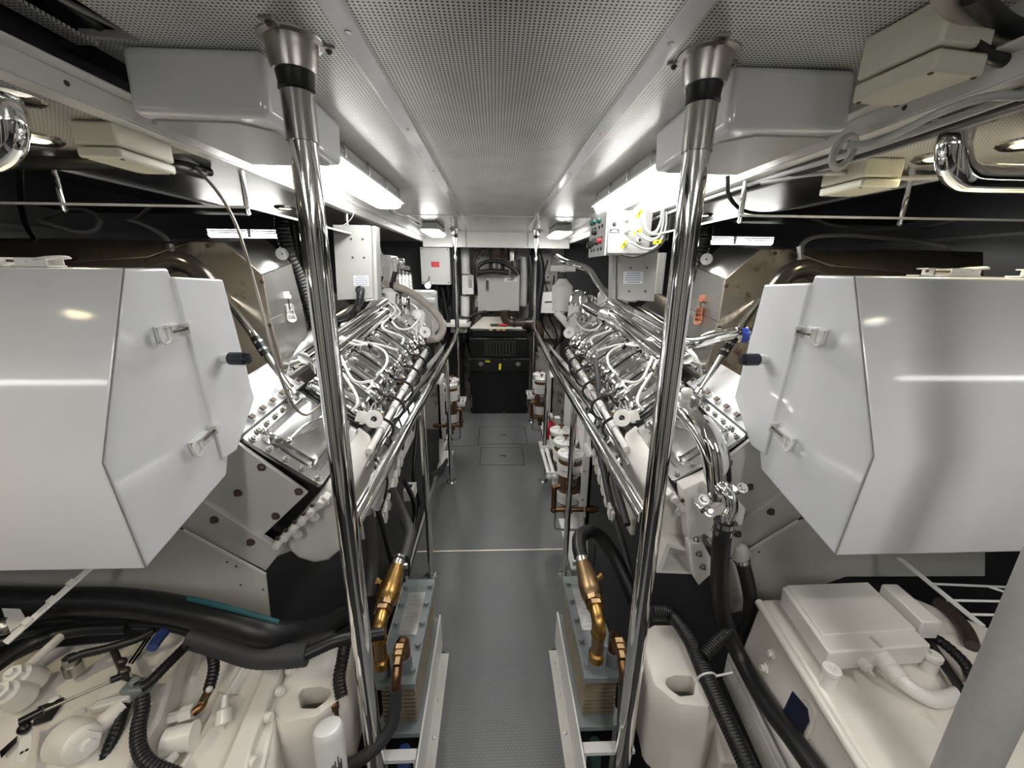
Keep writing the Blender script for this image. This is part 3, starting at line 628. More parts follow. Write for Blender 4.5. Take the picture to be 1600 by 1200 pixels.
# control box at the right with operator panel facing the aisle
t = thing('control_box', 'white control box under the right lamp with grey cables and yellow tags', 'control box', (.63, 2.1, 1.66))
Z0, Z1, Y0, Y1, X0, X1 = 1.655, 1.845, 1.98, 2.22, .53, .735
g = G(); g.box(X0, X1, Y0, Y1, Z0, Z1); build(g, 'box_body', BOXC, t, bevel=.004)
q = [at(916, 340, X=.50), at(941, 333, X=.50), at(941, 396, X=.50), at(916, 401, X=.50)]
xs = X0 - .004; g = G(); g.box(xs-.01, xs, Y0-.005, Y1+.09, Z0-.01, Z1+.02); pn = build(g, 'operator_panel', GREYPAINT, t, bevel=.002)
def onp(u, v): return Vector((xs-.010, (Y0-.005)*(1-u) + (Y1+.09)*u, (Z1+.02)*(1-v) + (Z0-.01)*v))
for (u, v, r, mm, lb) in ((.35, .24, .013, GREEN, 'green lamp'), (.65, .22, .013, GREEN, 'green lamp'), (.8, .22, .012, GREEN, 'green lamp')):
    g = G(); g.lathe(onp(u, v), (-1, 0, 0), [(0, r), (.012, r), (.017, r*.6)], 16); build(g, 'indicator_lamp', mm, pn, label=lb)
for (u, v, r, mm, lb) in ((.55, .46, .014, INKD, 'black button'), (.70, .70, .015, INKD, 'black rotary switch'), (.40, .70, .012, INKD, 'black button'), (.22, .68, .012, REDL, 'red button'), (.85, .72, .018, INKD, 'black rotary switch')):
    g = G(); g.lathe(onp(u, v), (-1, 0, 0), [(0, r), (.018, r*.95), (.022, r*.8)], 16); build(g, 'push_button', mm, pn, label=lb)
g = G()
for v in (.36, .38, .60, .84, .86):
    for u in (.2, .38, .62, .78):
        g.ob(onp(u, v) + Vector((-.0006, 0, 0)), (0, .014, 0), (0, 0, .0055), (.0004, 0, 0))
build(g, 'legend_plates', INKD, pn)
def onf(px, py): return at(px, py, Y=Y0)
g = G(); g.lathe(onf(960, 350), (0, -1, 0), [(0, .010), (.006, .009), (.010, .006)], 16); build(g, 'key_switch', INKD, t)
g = G(); c = onf(960, 361); g.ob(c, (.023, 0, 0), (0, .001, 0), (0, 0, .0085)); lp = build(g, 'name_plate', INKD, t)
g = G(); g.ob(c + Vector((0, -.0012, .003)), (.012, 0, 0), (0, .0004, 0), (0, 0, .0016)); g.ob(c + Vector((0, -.0012, -.003)), (.017, 0, 0), (0, .0004, 0), (0, 0, .0016)); build(g, 'plate_print', BOXW, lp)
ends = [(978, 342), (978, 360), (976, 378), (995, 328)]
for k, (x, y) in enumerate(ends):
    p = onf(x, y); g = G(); g.lathe(p, (0, -1, 0), [(0, .013), (.006, .013), (.006, .010), (.02, .009), (.026, .006)], 16); build(g, 'cable_gland', BOXW, t)
g = G(); g.lathe(onf(997, 376), (0, -1, 0), [(0, .011), (.025, .011), (.025, .007), (.003, .007)], 16); build(g, 'open_gland', OLDWHITE, t)
Yc = 1.93
for k, P in enumerate(([(978, 342), (988, 344), (998, 362), (1012, 372), (1028, 370), (1036, 350), (1037, 328)],
                       [(978, 360), (990, 360), (1002, 370), (1018, 376), (1032, 366), (1036, 340), (1037, 325)],
                       [(976, 378), (988, 380), (1004, 388), (1020, 388), (1032, 376), (1040, 356), (1042, 330)],
                       [(995, 328), (1004, 342), (1010, 360), (1022, 366), (1032, 350), (1034, 330)],
                       [(1008, 318), (1008, 345), (1014, 362), (1026, 360), (1034, 340), (1036, 322)],
                       [(970, 398), (990, 401), (1010, 396), (1028, 388), (1040, 372), (1046, 350), (1048, 330)])):
    g = G(); g.tube([at(x, y, Y=Yc if i else Y0-.02) for i, (x, y) in enumerate(P)], .0052, 10, 6); build(g, 'grey_cable' if k < 5 else 'black_cable', GREYPIPE if k < 5 else BLACKC, t)
for k, (x, y, a) in enumerate(((999, 334, .4), (996, 362, 1.1), (975, 382, .5), (1027, 378, 1.4))):
    c = at(x, y, Y=1.925); d = Vector((math.sin(a), -.3, math.cos(a))); s = Vector((math.cos(a), .2, -math.sin(a)))
    g = G(); g.ob(c, d.normalized()*.019, s.normalized()*.0085, Vector((0, .0012, 0))); tg = build(g, 'yellow_tag', YELLOW, t, bevel=.002)
    g = G(); g.ob(c + Vector((0, -.0019, 0)), d.normalized()*.005, s.normalized()*.003, Vector((0, .0003, 0))); build(g, 'tag_print', INKD, tg)

# white bracket and pipes behind, above right engine
for nm, p0, p1, r in (('exhaust_pipe', at(1035, 395, Y=3.0), at(1028, 460, Y=3.0), .03),):
    g = G(); g.cyl(p0, p1, r); build(g, 'insulated_pipe', BOXW, None, label='white upright pipe behind the right relay box', cat='pipe')

for k, (mm, r, lb) in enumerate(((BLACK, .007, 'black'), (BOXW, .005, 'white'), (GREYPIPE, .005, 'grey'))):
    hose('cable', lb + ' cable lying along the left ceiling edge towards the short lamp', 'cable', [(-.64, 2.22, 1.94), (-.66+.012*k, 2.4, 1.925+.004*k), (-.64, 2.6, 1.93), (-.665+.01*k, 2.8, 1.925), (-.65, 3.1, 1.935), (-.62, 3.5, 1.93)], r, mm)
hose('cable', 'hair-thin loose wire hanging from the left edge beam near the relay box', 'cable', [at(548, 318, Y=1.9), at(552, 335, Y=1.9), at(540, 350, Y=1.9), at(518, 358, Y=1.9)], .0015, GREYPIPE)
# ------------------------------------------------------------------ far bulkhead equipment
YW = 4.93
def pat(x, y, Y=4.7): return at(x, y, Y=Y)
t, d, q, n = enclosure('electrical_cabinet', 'large light grey cabinet above the black generator', quad_y([(746, 430), (812, 430), (811, 486), (747, 486)], 4.60), .16, GREYPAINT)
g = G(); c = onq(q, n, .23, .26, 0); a = q[1]-q[0]; b = q[3]-q[0]
g.ob(c, a*.035, b*.19, n*.004); h = build(g, 'cabinet_handle', STEEL, d, bevel=.003)
g = G(); g.ob(c+n*.008, a*.02, b*.12, n*.006); build(g, 'handle_grip', INKD, h, bevel=.002)
textlines(q, n, .64, .93, .09, .17, 1, d, seed=8, m=SCREW)
t, d, q, n = enclosure('electrical_cabinet', 'grey cabinet with a red label, hanging left of the far poles', quad_y([(656, 386), (702, 387), (704, 445), (659, 444)], 4.4), .14, GREYPAINT)
g = G(); g.prism([onq(q, n, .36, .38), onq(q, n, .64, .38), onq(q, n, .64, .53), onq(q, n, .36, .53)], n*.001); r_ = build(g, 'warning_label', REDL, d, label='red warning label')
textlines(q, n, .39, .61, .40, .52, 3, d, seed=5, m=mat('faded_red_ink', (.6, .2, .18), .5), back=False)
for u, v in ((.06, .05), (.94, .05), (.06, .95), (.94, .95)):
    g = G(); g.lathe(onq(q, n, u, v), n, [(0, .007), (.003, .005)], 8); build(g, 'door_screw', SCREW, d)
t, d, q, n = enclosure('switch_box', 'small grey switch box left of the large grey cabinet', quad_y([(722, 430), (740, 430), (740, 460), (722, 460)], 4.65), .08, BOXW)
g = G(); g.ob(onq(q, n, .7, .3, .004), a*.04, b*.18, n*.006); build(g, 'box_clasp', STEEL, d)
t, d, q, n = enclosure('electrical_cabinet', 'white cabinet with a slot, right of the far poles', quad_y([(846, 457), (880, 455), (882, 490), (845, 489)], 4.6), .12, BOXW)
g = G(); g.prism([onq(q, n, .16, .45), onq(q, n, .5, .45), onq(q, n, .5, .52), onq(q, n, .16, .52)], n*.001); build(g, 'slot', INKD, d)
t, d, q, n = enclosure('switch_box', 'tiny grey switch box beside the gauge, above the left engine end', quad_y([(671, 455), (682, 455), (682, 480), (671, 480)], 4.4), .05, GREYPAINT)
g = G(); c = (q[0]+q[2])/2; g.ob((c.x, 4.62, c.z), (.02, 0, 0), (0, .18, 0), (0, 0, .02)); build(g, 'wall_arm', STEELD, t)
g = G()
for u in (.35, .65): g.ob(onq(q, n, u, .3, .003), a*.015, b*.03, n*.003)
build(g, 'rocker_switches', INKD, d)
t, d, q, n = enclosure('battery_box', 'beige box on the left bulkhead shelf', quad_y([(704, 500), (729, 500), (729, 520), (704, 520)], 4.5), .15, CREAM2)
g = G(); g.box(-.62, -.28, 4.35, 4.7, .98, 1.0); build(g, 'shelf', OLDWHITE, None, label='pale shelf carrying the beige box', cat='shelf')
t = thing('pressure_gauge', 'small round gauge under the cabinet with the red label', 'gauge', pat(669, 446, 4.3))
p = pat(669, 446, 4.3); g = G(); g.cyl(p, (p.x, 4.42, p.z+.10), .010); build(g, 'gauge_stem', STEELD, t); g = G(); g.lathe(p, (0, -1, 0), [(0, .036), (.02, .036), (.026, .04), (.03, .034)], 24); build(g, 'gauge_case', CHROME, t)
g = G(); g.lathe(p, (0, -1, 0), [(.026, .033), (.032, .033)], 24); build(g, 'gauge_face', LABELW, t)
# worn plates on the bulkhead
for k, (x0, y0, x1, y1) in enumerate(((745, 400, 765, 425), (800, 388, 832, 425), (836, 395, 862, 440), (700, 400, 716, 500), (885, 440, 960, 500), (835, 495, 880, 530))):
    g = G(); P = quad_y([(x0, y0), (x1, y0), (x1-2, y1), (x0+2, y1)], 4.86); g.prism(P, (0, .05, 0)); b = build(g, 'insulation_panel', DIRTY, None, bevel=.006, label=('stained insulation panel above the grey cabinet', 'stained insulation panel right of the black duct loop', 'stained insulation panel beside the far right pole', 'stained insulation panel beside the far left pole', 'stained insulation panel behind the right engine end', 'stained insulation panel right of the generator')[k], cat='panel')
    for i in range(3):
        g = G(); g.lathe((P[0].lerp(P[2], .15+.35*i)) , (0, -1, 0), [(0, .012), (.004, .009)], 8); build(g, 'panel_stud', SCREW, b)
g = G(); g.box(-2.2, -.75, 4.80, 4.86, .3, 1.95); build(g, 'wall_lining', VOID, None, kind='structure')
g = G(); g.box(.80, 2.2, 4.80, 4.86, .3, 1.95); build(g, 'wall_lining', VOID, None, kind='structure')
g = G(); g.box(-.62, -.40, 4.80, 4.9, 0, 1.9); build(g, 'wall_lining', VOID, None, kind='structure')
# upright pipes
for (x0, y0, x1, y1, Y, r, mm, lb) in ((820, 402, 817, 478, 4.7, .045, GREYPIPE, 'grey upright pipe right of the grey cabinet'), (727, 462, 727, 500, 4.75, .055, BOXW, 'white upright pipe stub left of the grey cabinet'), (726, 388, 728, 428, 4.75, .05, BOXW, 'white upright pipe top left of the grey cabinet')):
    g = G(); g.cyl(at(x0, y0, Y=Y), at(x1, y1, Y=Y), r); build(g, 'upright_pipe', mm, None, label=lb, cat='pipe')
g = G(); g.lathe(at(776, 385, Y=4.6), (0, 0, -1), [(0, .09), (.09, .09), (.12, .07), (.2, .09), (.28, .09)], 20); build(g, 'exhaust_valve', PIPEBR, None, label='dark copper-coloured valve body over the grey cabinet', cat='valve')
g = G(); g.lathe(at(800, 390, Y=4.7), (0, 0, -1), [(-.14, .05), (-.02, .05), (0, .06), (.06, .06), (.06, .05), (.12, .05)], 20); build(g, 'steel_pipe', STEELD, None, label='short steel pipe end right of the copper valve', cat='pipe')
for k, (P, r, lb) in enumerate((([(745, 432), (748, 416), (765, 408), (785, 410), (802, 420), (810, 430)], .022, 'black hose arching over the grey cabinet'), ([(748, 426), (770, 424), (795, 426)], .03, 'thick black cables lying on the grey cabinet'), ([(740, 410), (745, 398), (755, 388), (790, 386)], .014, 'black cable at the top of the far bulkhead'),
        ([(836, 385), (845, 410), (846, 440), (842, 470), (838, 520)], .035, 'thick black hose beside the far right pole'), ([(828, 400), (831, 440), (829, 490), (826, 520)], .025, 'thinner black hose beside the far right pole'),
        ([(700, 480), (712, 492), (730, 497), (744, 490), (760, 487)], .018, 'black cable sagging under the small switch box'), ([(690, 450), (694, 470), (700, 500), (705, 520)], .02, 'black cable hanging under the cabinet with the red label'),
        ([(752, 500), (742, 515), (728, 530), (722, 560)], .016, 'black cable running down left of the generator'), ([(706, 388), (708, 420), (708, 460), (710, 500)], .03, 'thick black hose left of the far left pole'))):
    hose('hose', lb, 'hose', [at(x, y, Y=4.52 if k < 3 else 4.6) for x, y in P], r, BLACK)
t = thing('brown_pipe', 'brown elbow pipe right of the generator top', 'pipe', at(800, 500, Y=4.45))
g = G(); g.tube([at(789, 485, Y=4.45), at(790, 497, Y=4.45), at(798, 505, Y=4.45), at(815, 506, Y=4.45), at(833, 506, Y=4.45), at(842, 518, Y=4.45), at(840, 540, Y=4.45)], .055, 20, 8); build(g, 'pipe_run', PIPEBR, t)
for x in (803, 822):
    g = G(); g.lathe(at(x, 506, Y=4.45), (1, 0, 0), [(-.015, .065), (.015, .065)], 20); build(g, 'pipe_clamp', BLACKM, t)

for k in range(12):
    rr = random.Random(40+k); x = (-.72, -.60, -.52, -.34, -.24, .31, .42, .50, .60, .68, -.42, .74)[k]; zt = rr.uniform(1.5, 1.85)
    P = [(x, 4.77, zt), (x+rr.uniform(-.05, .05), 4.76, zt-.2), (x+rr.uniform(-.06, .06), 4.75, zt-.45), (x+rr.uniform(-.12, .12), 4.76, zt-.7), (x+rr.uniform(-.15, .15), 4.77, zt-1.0)]
    hose('cable', 'black cable hanging on the far bulkhead, ' + ('behind the left engine end', 'left of the cabinet with the red label', 'behind the cabinet with the red label', 'just right of the far left pole', 'left edge of the large grey cabinet', 'right edge of the large grey cabinet', 'just right of the far right pole', 'left of the white canister', 'behind the white canister', 'right of the white canister', 'just left of the far left pole', 'behind the right engine end')[k], 'cable', P, rr.choice((.010, .014, .02)), BLACK)
for k, (x0, y0, x1, y1, mm, lb) in enumerate(((742, 462, 752, 480, GREYPIPE, 'small grey device left of the large grey cabinet'), (838, 470, 846, 500, BLACKM, 'small black device right of the far right pole'), (690, 500, 702, 512, DIRTY, 'small stained block under the cabinet with the red label'), (833, 402, 846, 418, BLACKM, 'small black box at the top right of the bulkhead'))):
    P = quad_y([(x0, y0), (x1, y0), (x1, y1), (x0, y1)], 4.74); t = thing('wall_device', lb, 'device', P[3])
    g = G(); g.prism(P, (0, .1, 0)); build(g, 'device_body', mm, t, bevel=.006)
    g = G(); g.lathe((P[0]+P[2])/2, (0, -1, 0), [(0, .02), (.012, .018), (.014, .010), (.03, .009)], 14); build(g, 'device_knob', STEELD, t)
# black generator
t = thing('generator', 'black-cased generator with sloping pale top at the end of the aisle', 'generator', (.045, 4.55, 0))
g = G(); g.box(-.285, .375, 4.30, 4.75, 0, .50); build(g, 'lower_case', BLACKM, t, bevel=.008)
g = G(); g.prism([(-.285, 4.285, .50), (-.285, 4.30, .64), (-.285, 4.75, .64), (-.285, 4.75, .50)], (.66, 0, 0)); pan = build(g, 'control_panel', BLACKM, t, bevel=.004)
g = G(); g.box(-.275, .365, 4.30, 4.75, .645, .865); up = build(g, 'upper_case', BLACKM, t, bevel=.006)
g = G(); g.box(-.26, .35, 4.36, 4.75, .866, .955); build(g, 'lid', BLACKM, t, bevel=.012)
g = G(); g.prism([(-.28, 4.36, .96), (.30, 4.36, .96), (.19, 4.6, 1.06), (-.14, 4.6, 1.06)], (0, .05, .0)); tp = build(g, 'sloping_hood', mat('stained_cream_metal', (.60, .57, .50), .35, 0, var=.3, stain=(.35, .20, .12), ss=6, st=.6), t)
g = G(); g.ob((.085, 4.40, 1.0), (.045, 0, 0), (0, .014, .008), (0, .001, -.002)); build(g, 'rating_label', REDL, tp, label='dark red label')
g = G(); g.ob((-.01, 4.40, 1.0), (.045, 0, 0), (0, .014, .008), (0, .001, -.002)); build(g, 'rating_label', INKD, tp, label='black label')
g = G()
for x in (-.115, .215):
    g.box(x-.004, x+.004, 4.292, 4.30, .68, .83)
for z in (.68, .83): g.box(-.115, .215, 4.292, 4.30, z-.004, z+.004)
for k in range(9): g.box(-.10+k*.035, -.085+k*.035, 4.294, 4.30, .69, .82)
build(g, 'air_grille', mat('dark_grille', (.05, .05, .05), .4, .5), up)
for x in (-.16, .045, .25):
    g = G(); g.lathe((x, 4.30, .57), (0, -1, -.1), [(0, .035), (.006, .033), (.008, .015), (.02, .013)], 18); build(g, 'panel_connector', STEELD if x != .045 else BLACK, pan)
g = G(); g.ob((-.085, 4.293, .61), (.025, 0, 0), (0, .002, 0), (0, 0, .008)); build(g, 'panel_sticker', YELLOW, pan)
g = G(); g.ob((.05, 4.272, .555), (.012, 0, .0), (0, .004, 0), (.003, 0, .035)); build(g, 'yellow_lever', YELLOW, pan, bevel=.003)
for i, x in enumerate((-.27, -.10, .10, .36)):
    for z in (.63, .86, .50, .02):
        g = G(); g.lathe((x, 4.30, z), (0, -1, 0), [(0, .006), (.004, .005)], 8); build(g, 'case_screw', SILVER, up)
g = G()
for x in (-.27, .36): g.box(x-.004, x+.004, 4.29, 4.30, .08, .22)
build(g, 'corner_strip', SILVER, t)
g = G()
for x in (-.05, .03, .09): g.ob((x, 4.35, .952), (.02, 0, 0), (0, .006, 0), (0, 0, .01))
build(g, 'lid_hinge', mat('yellowish_tabs', (.45, .33, .12), .5), t)

# ------------------------------------------------------------------ fuel filter sets beside the aisle
def canister(par, x, y, z0, z1, r, m=False, full=True):
    g = G(m); g.lathe((x, y, z0), (0, 0, 1), [(0, r*.5), (.01, r*.9), (.02, r), (z1-z0-.03, r)], 24); b = build(g, 'filter_body', AMBER, par)
    g = G(m); g.lathe((x, y, z1-.03), (0, 0, 1), [(-.01, r*1.0), (-.004, r*1.0), (0, r*1.06), (.004, r*1.09), (.018, r*1.09), (.024, r*.9), (.026, r*.3)], 26); l = build(g, 'filter_lid', BOXW, par)
    for k in range(6):
        a = k*PI/3; g = G(m); g.ob((x+r*.55*math.cos(a), y+r*.55*math.sin(a), z1-.003), (r*.32*math.cos(a), r*.32*math.sin(a), 0), (-.002*math.sin(a), .002*math.cos(a), 0), (0, 0, .002)); build(g, 'lid_rib', OLDWHITE, l)
    g = G(m); g.cyl((x, y, z1-.005), (x, y, z1+.018), .006); g.ob((x, y, z1+.018), (.016, .004, 0), (-.001, .005, 0), (0, 0, .005)); build(g, 'vent_screw', COPPER, l)
    g = G(m); h = z1-z0
    for zz in (z0+.08*h, z0+.60*h):
        g = G(m); g.lathe((x, y, zz), (0, 0, 1), [(0, r*1.01), (0, r*1.06), (.2*h, r*1.06), (.2*h, r*1.01)], 26, cap=False); build(g, 'label_band', BOXW, b)
def filters(m, Y, n, z0, z1, r, dx, lab, xb=-.30):
    t = thing('fuel_filter_set', lab, 'filter set', (-.37, Y, z0-.1), None, m)
    x = -.37
    for k in range(n): canister(t, x, Y + k*r*2.5, z0, z1, r, m)
    Ye = Y + (n-1)*r*2.5
    g = G(m); g.box(x-r-.035, x-r-.015, Y-r*1.4, Ye+r*1.4, z0-.12, z1+.02); g.box(x-r-.035, x-r+.02, Y-r*1.4, Y-r*1.4+.008, z0-.10, z1+.01); build(g, 'mounting_plate', WHITE2, t, bevel=.002)
    for k in range(n):
        y = Y + k*r*2.5
        for zz in (z0+.06, z1-.09):
            g = G(m); g.lathe((x, y, zz), (0, 0, 1), [(0, r*1.07), (0, r*1.12), (.03, r*1.12), (.03, r*1.07)], 26, cap=False); g.box(x-r-.02, x-r*.6, y-r*1.25, y-r*.9, zz, zz+.03); s = build(g, 'strap', WHITE2, t)
            g = G(m); g.bolt((x-r*.9, y-r*1.25, zz+.015), (0, -1, 0), .008, .008); build(g, 'strap_bolt', SILVER, s)
    g = G(m)
    for o_ in (0, .028): g.cyl((x+r+.02+o_, Y-.02, z0+.17*1.0-o_*.1), (x+r+.02+o_, Ye+.03, z0+.17-o_*.1), .010)
    for y in (Y, Ye+.01): g.box(x+r, x+r+.062, y-.006, y+.006, z0+.155, z0+.19)
    build(g, 'manifold_pipe', WHITE2, t)
    g = G(m); zz = z0+.02
    g.cyl((x-r, Y-r-.03, zz), (x+r+.03, Y-r-.03, zz), .013); g.ball((x+r+.03, Y-r-.03, zz), .018); g.cyl((x+r+.03, Y-r-.03, zz), (x+r+.03, Y-r-.03, z0+.15), .014); g.ball((x+r+.03, Y-r-.03, z0+.15), .017); g.cyl((x+r+.03, Y-r-.03, z0+.15), (x+r, Y-r-.03, z0+.16), .012)
    g.lathe((x-r-.01, Y-r-.03, zz), (-1, 0, 0), [(0, .016), (.02, .016), (.02, .020), (.05, .020), (.05, .013), (.07, .013)], 6)
    build(g, 'copper_fittings', COPPER, t)
    g = G(m); g.lathe((x, Y-r-.025, z0+.20), (0, -.1, 1), [(-.05, .006), (-.03, .02), (0, .02), (.004, .023), (.010, .023)], 20); build(g, 'gauge', STEEL, t)
    g = G(m); g.tube([(x+r+.02, Y-r-.03, zz-.01), (x+r+.02, Y-r-.03, zz-.10), (x+r, Y-r-.03, zz-.12), (x-r, Y-r-.03, zz-.12), (x-r-.01, Y-r-.03, zz-.05)], .006, 8, 4); build(g, 'guard_wire', STEELD, t)
    g = G(m); g.lathe((x, Y, z0), (0, 0, -1), [(0, r*.5), (.05, r*.5), (.05, r*.3), (.09, r*.3)], 16); build(g, 'drain_bowl', AMBER, t)
    g = G(m); g.prism([(x-r-.03, Y-r, z0-.10), (x-r-.03, Y-r-.06, 0), (x-r-.03, Ye+.02, 0), (x-r-.03, Ye+.02, z0-.1)], (-.01, 0, 0)); g.box(x-r-.04, x-r+.05, Y-r-.06, Ye+.02, 0, .008); build(g, 'pedestal', WHITE2, t)
    return t
filters(True, 1.93, 3, .34, .655, .064, 0, 'near set of three amber fuel filters in the right rack with copper fittings')
filters(True, 3.34, 2, .33, .69, .058, 0, 'far pair of amber fuel filters on the right beside the red bottle')
t = filters(False, 3.15, 2, .33, .69, .058, 0, 'pair of amber fuel filters on the left side of the aisle')
t = thing('fire_extinguisher', 'small red bottle with chrome valve at the feet of the far right filters', 'bottle', (.44, 2.95, 0.33))
g = G(); g.lathe((.43, 2.90, .30), (0, 0, 1), [(0, .02), (.01, .05), (.09, .055), (.12, .045), (.14, .018), (.15, .018)], 22); build(g, 'bottle_body', RED, t)
g = G(); g.cyl((.43, 2.90, .45), (.43, 2.90, .50), .013); g.ob((.43, 2.88, .50), (.012, 0, 0), (0, .03, .006), (0, -.002, .004)); build(g, 'valve', CHROME, t)
g = G(); g.ob((.48, 2.90, .32), (.02, 0, 0), (0, .03, 0), (0, 0, .16)); build(g, 'bracket', WHITE2, t)
t = thing('equipment_cabinet', 'white cabinet side with a pinkish stain behind the near right filters', 'cabinet', (.475, 2.2, .1))
g = G(); g.box(.475, .52, 1.98, 2.60, .05, .80); build(g, 'cabinet_side', WHITE2, t, bevel=.004)
g = G(); g.ob((.474, 2.15, .68), (.001, 0, 0), (0, .03, 0), (0, 0, .03)); build(g, 'pink_sticker', mat('pink_sticker', (.7, .45, .42), .5), t, bevel=.0004)
# side plane of the right gearbox, used to lay hoses against it
_t0, _t4 = at(1192, 936, Z=.625), at(1400, 1260, Z=.625)
fa, fb_, fc = _t0 + Vector((-.012, 0, -.045)), _t4 + Vector((-.012, 0, -.045)), _t0 + Vector((-.045, 0, -.30))
pn = (fb_-fa).cross(fc-fa).normalized(); pn = -pn if pn.x > 0 else pn
# ------------------------------------------------------------------ the two V engines (built in left-hand coordinates; m mirrors)
EO = Vector((-.52, 1.08, .945)); EV = Vector((0, .9952, .0975)).normalized()
E1 = Vector((-.77, 0, .64)); E1 = (E1 - EV*E1.dot(EV)).normalized(); EN = EV.cross(E1).normalized()
def EP(a, b, c): return EO + E1*a + EV*b + EN*c
def onbank(px, py, c): return onplane(px, py, EP(0, 0, c), EN)
def onend(px, py, b=0): return onplane(px, py, EP(0, b, 0), EV)
def ebox(g, a0, a1, b0, b1, c0, c1): return g.ob(EP((a0+a1)/2, (b0+b1)/2, (c0+c1)/2), E1*(a1-a0)/2, EV*(b1-b0)/2, EN*(c1-c0)/2)
def rrect(a0, a1, b0, b1, r, c, n=4):
    P = []
    for (ca, cb, s) in ((a1-r, b1-r, 0), (a0+r, b1-r, 1), (a0+r, b0+r, 2), (a1-r, b0+r, 3)):
        for k in range(n+1): th = (s + k/n)*PI/2; P.append(EP(ca + r*math.cos(th), cb + r*math.sin(th), c))
    return P
def annulus(g, c, n, R, r, t, k=24):
    c, n = Vector(c), Vector(n).normalized(); a, b = perp(n); V = []
    for rr, tt in ((R, -t/2), (R, t/2), (r, t/2), (r, -t/2)):
        V.append([c + n*tt + (a*math.cos(2*PI*i/k) + b*math.sin(2*PI*i/k))*rr for i in range(k)])
    V.append(V[0]); return g.loft(V, cap=False)
PIPEW = mat('white_fuel_pipe', (.74, .73, .70), .3, coat=.3)
def engine(m, side):
    t = thing('diesel_engine', 'white vee diesel engine with polished rocker covers on the %s side of the aisle' % side, 'engine', (-.95, 1.9, .45), None, m)
    # crankcase and bank body
    def pr(P, L, b0=0): return [Vector(p) for p in P]
    sec = [(-.535, .935), (-.615, .84), (-.63, .70), (-.76, .64), (-1.5, .60), (-1.55, .80), (-1.3, .95), (-.735, 1.115)]
    g = G(m); g.prism([(x, 1.10 + (z-.945)*-.0977, z) for x, z in sec], EV*1.70); build(g, 'crankcase', CREAM2, t, bevel=.008)
    g = G(m); ebox(g, -.02, .30, .34, 1.64, -.06, -.003); ebox(g, .0, .252, .0, .36, -.05, -.001); ebox(g, .0, .25, .0, .03, -.30, -.04); build(g, 'cylinder_bank', BLACKM, t)
    # aft end plate with rusty bolts
    g = G(m); P = [onend(x, y, -.02) for x, y in ((350, 690), (372, 694), (480, 771), (410, 838), (300, 775))]; g.prism(P, EV*.012); ep = build(g, 'end_plate', OLDWHITE, t, bevel=.002)
    for x, y in ((409, 730), (372, 770), (467, 768), (431, 806), (376, 836)):
        if (x, y) == (376, 836): continue
        g = G(m); g.bolt(onend(x, y, -.02), -EV, .0085, .008); build(g, 'plate_bolt', SCREW, ep)
    g = G(m); P = [onend(x, y, -.035) for x, y in ((285, 768), (318, 785), (440, 861), (415, 892), (285, 826), (255, 800))]; g.prism(P, EV*.02); lp = build(g, 'lower_plate', OLDWHITE, t, bevel=.002)
    for x, y in ((335, 812), (392, 847)):
        g = G(m); g.bolt(onend(x, y, -.036), -EV, .0085, .008); build(g, 'plate_bolt', SCREW, lp)
    g = G(m); P = [onend(x, y, -.05) for x, y in ((-60, 860), (200, 800), (290, 832), (415, 897), (424, 982), (330, 962), (200, 925), (-60, 935))]; g.prism(P, EV*.004); sk = build(g, 'guard_skirt', OLDWHITE, t)
    g = G(m); g.bar(onend(286, 828, -.052), onend(415, 897, -.052), .008, .004, (0, 1, 0)); build(g, 'skirt_edge', WHITE2, sk)
    for x, y in ((355, 878), (369, 885), (376, 914), (411, 921)):
        g = G(m); g.lathe(onend(x, y, -.051), -EV, [(0, .0035), (.001, .003)], 8); build(g, 'skirt_hole', BLACKM, sk)
    # bell housing
    bo = [(-.53, .925), (-.60, .845), (-.665, .775), (-.668, .71), (-.64, .668), (-.59, .645), (-.54, .655), (-.495, .70), (-.465, .76), (-.455, .84), (-.465, .92), (-.50, .955)]
    bo = [Vector((x, 1.09 - (z-.945)*.0977, z)) for x, z in bo]; bc = sum(bo, Vector())/len(bo)
    g = G(m); g.loft([[bc.lerp(p, .80) - EV*.012 for p in bo], [bc.lerp(p, .93) - EV*.006 for p in bo], [p + EV*.012 for p in bo], [p + EV*.36 + Vector((-.02, 0, 0)) for p in bo]]); bh = build(g, 'bell_housing', CREAM2, t, smooth=60, bevel=.004)
    p0, p1 = onend(512, 774, -.03), onend(430, 852, -.03)
    g = G(m); g.bar(p0, p1, .020, .03, EV)
    for k in range(6):
        q = p0.lerp(p1, (k+.5)/6); g.lathe(q - EV*.012, EV, [(-.016, .012), (.02, .014)], 12)
    build(g, 'bolted_flange', CREAM2, t, bevel=.003)
    for x, y in ((490, 807), (464, 834), (505, 785)):
        g = G(m); g.lathe(onend(x, y, -.03), -EV, [(0, .017), (.004, .016), (.006, .012)], 16); build(g, 'core_plug', CREAM2, bh)
    for k in range(5):
        q = p0.lerp(p1, (k+.7)/6.2) + E1*.016; g = G(m); g.capscrew(q - EV*.028, -EV, .006, .006); build(g, 'flange_screw', SCREW, bh)
    # polished aft cover with screws
    g = G(m); g.loft([rrect(0, .252, -.005, .34, .012, 0), rrect(0, .252, -.005, .34, .012, .012), rrect(.03, .225, .03, .33, .02, .014), rrect(.036, .219, .036, .325, .02, .004), rrect(.05, .205, .05, .32, .02, .004), rrect(.056, .20, .056, .315, .02, .026), rrect(.07, .19, .07, .30, .02, .030)])
    ac = build(g, 'aft_cover', COVERM, t, smooth=50)
    for k in range(5):
        g = G(m); g.lathe(EP(.022+k*.052, .012, .012), EN, [(0, .011), (.004, .010)], 14); g.capscrew(EP(.022+k*.052, .012, .015), EN, .0065, .009); build(g, 'cover_screw', STEELD, ac)
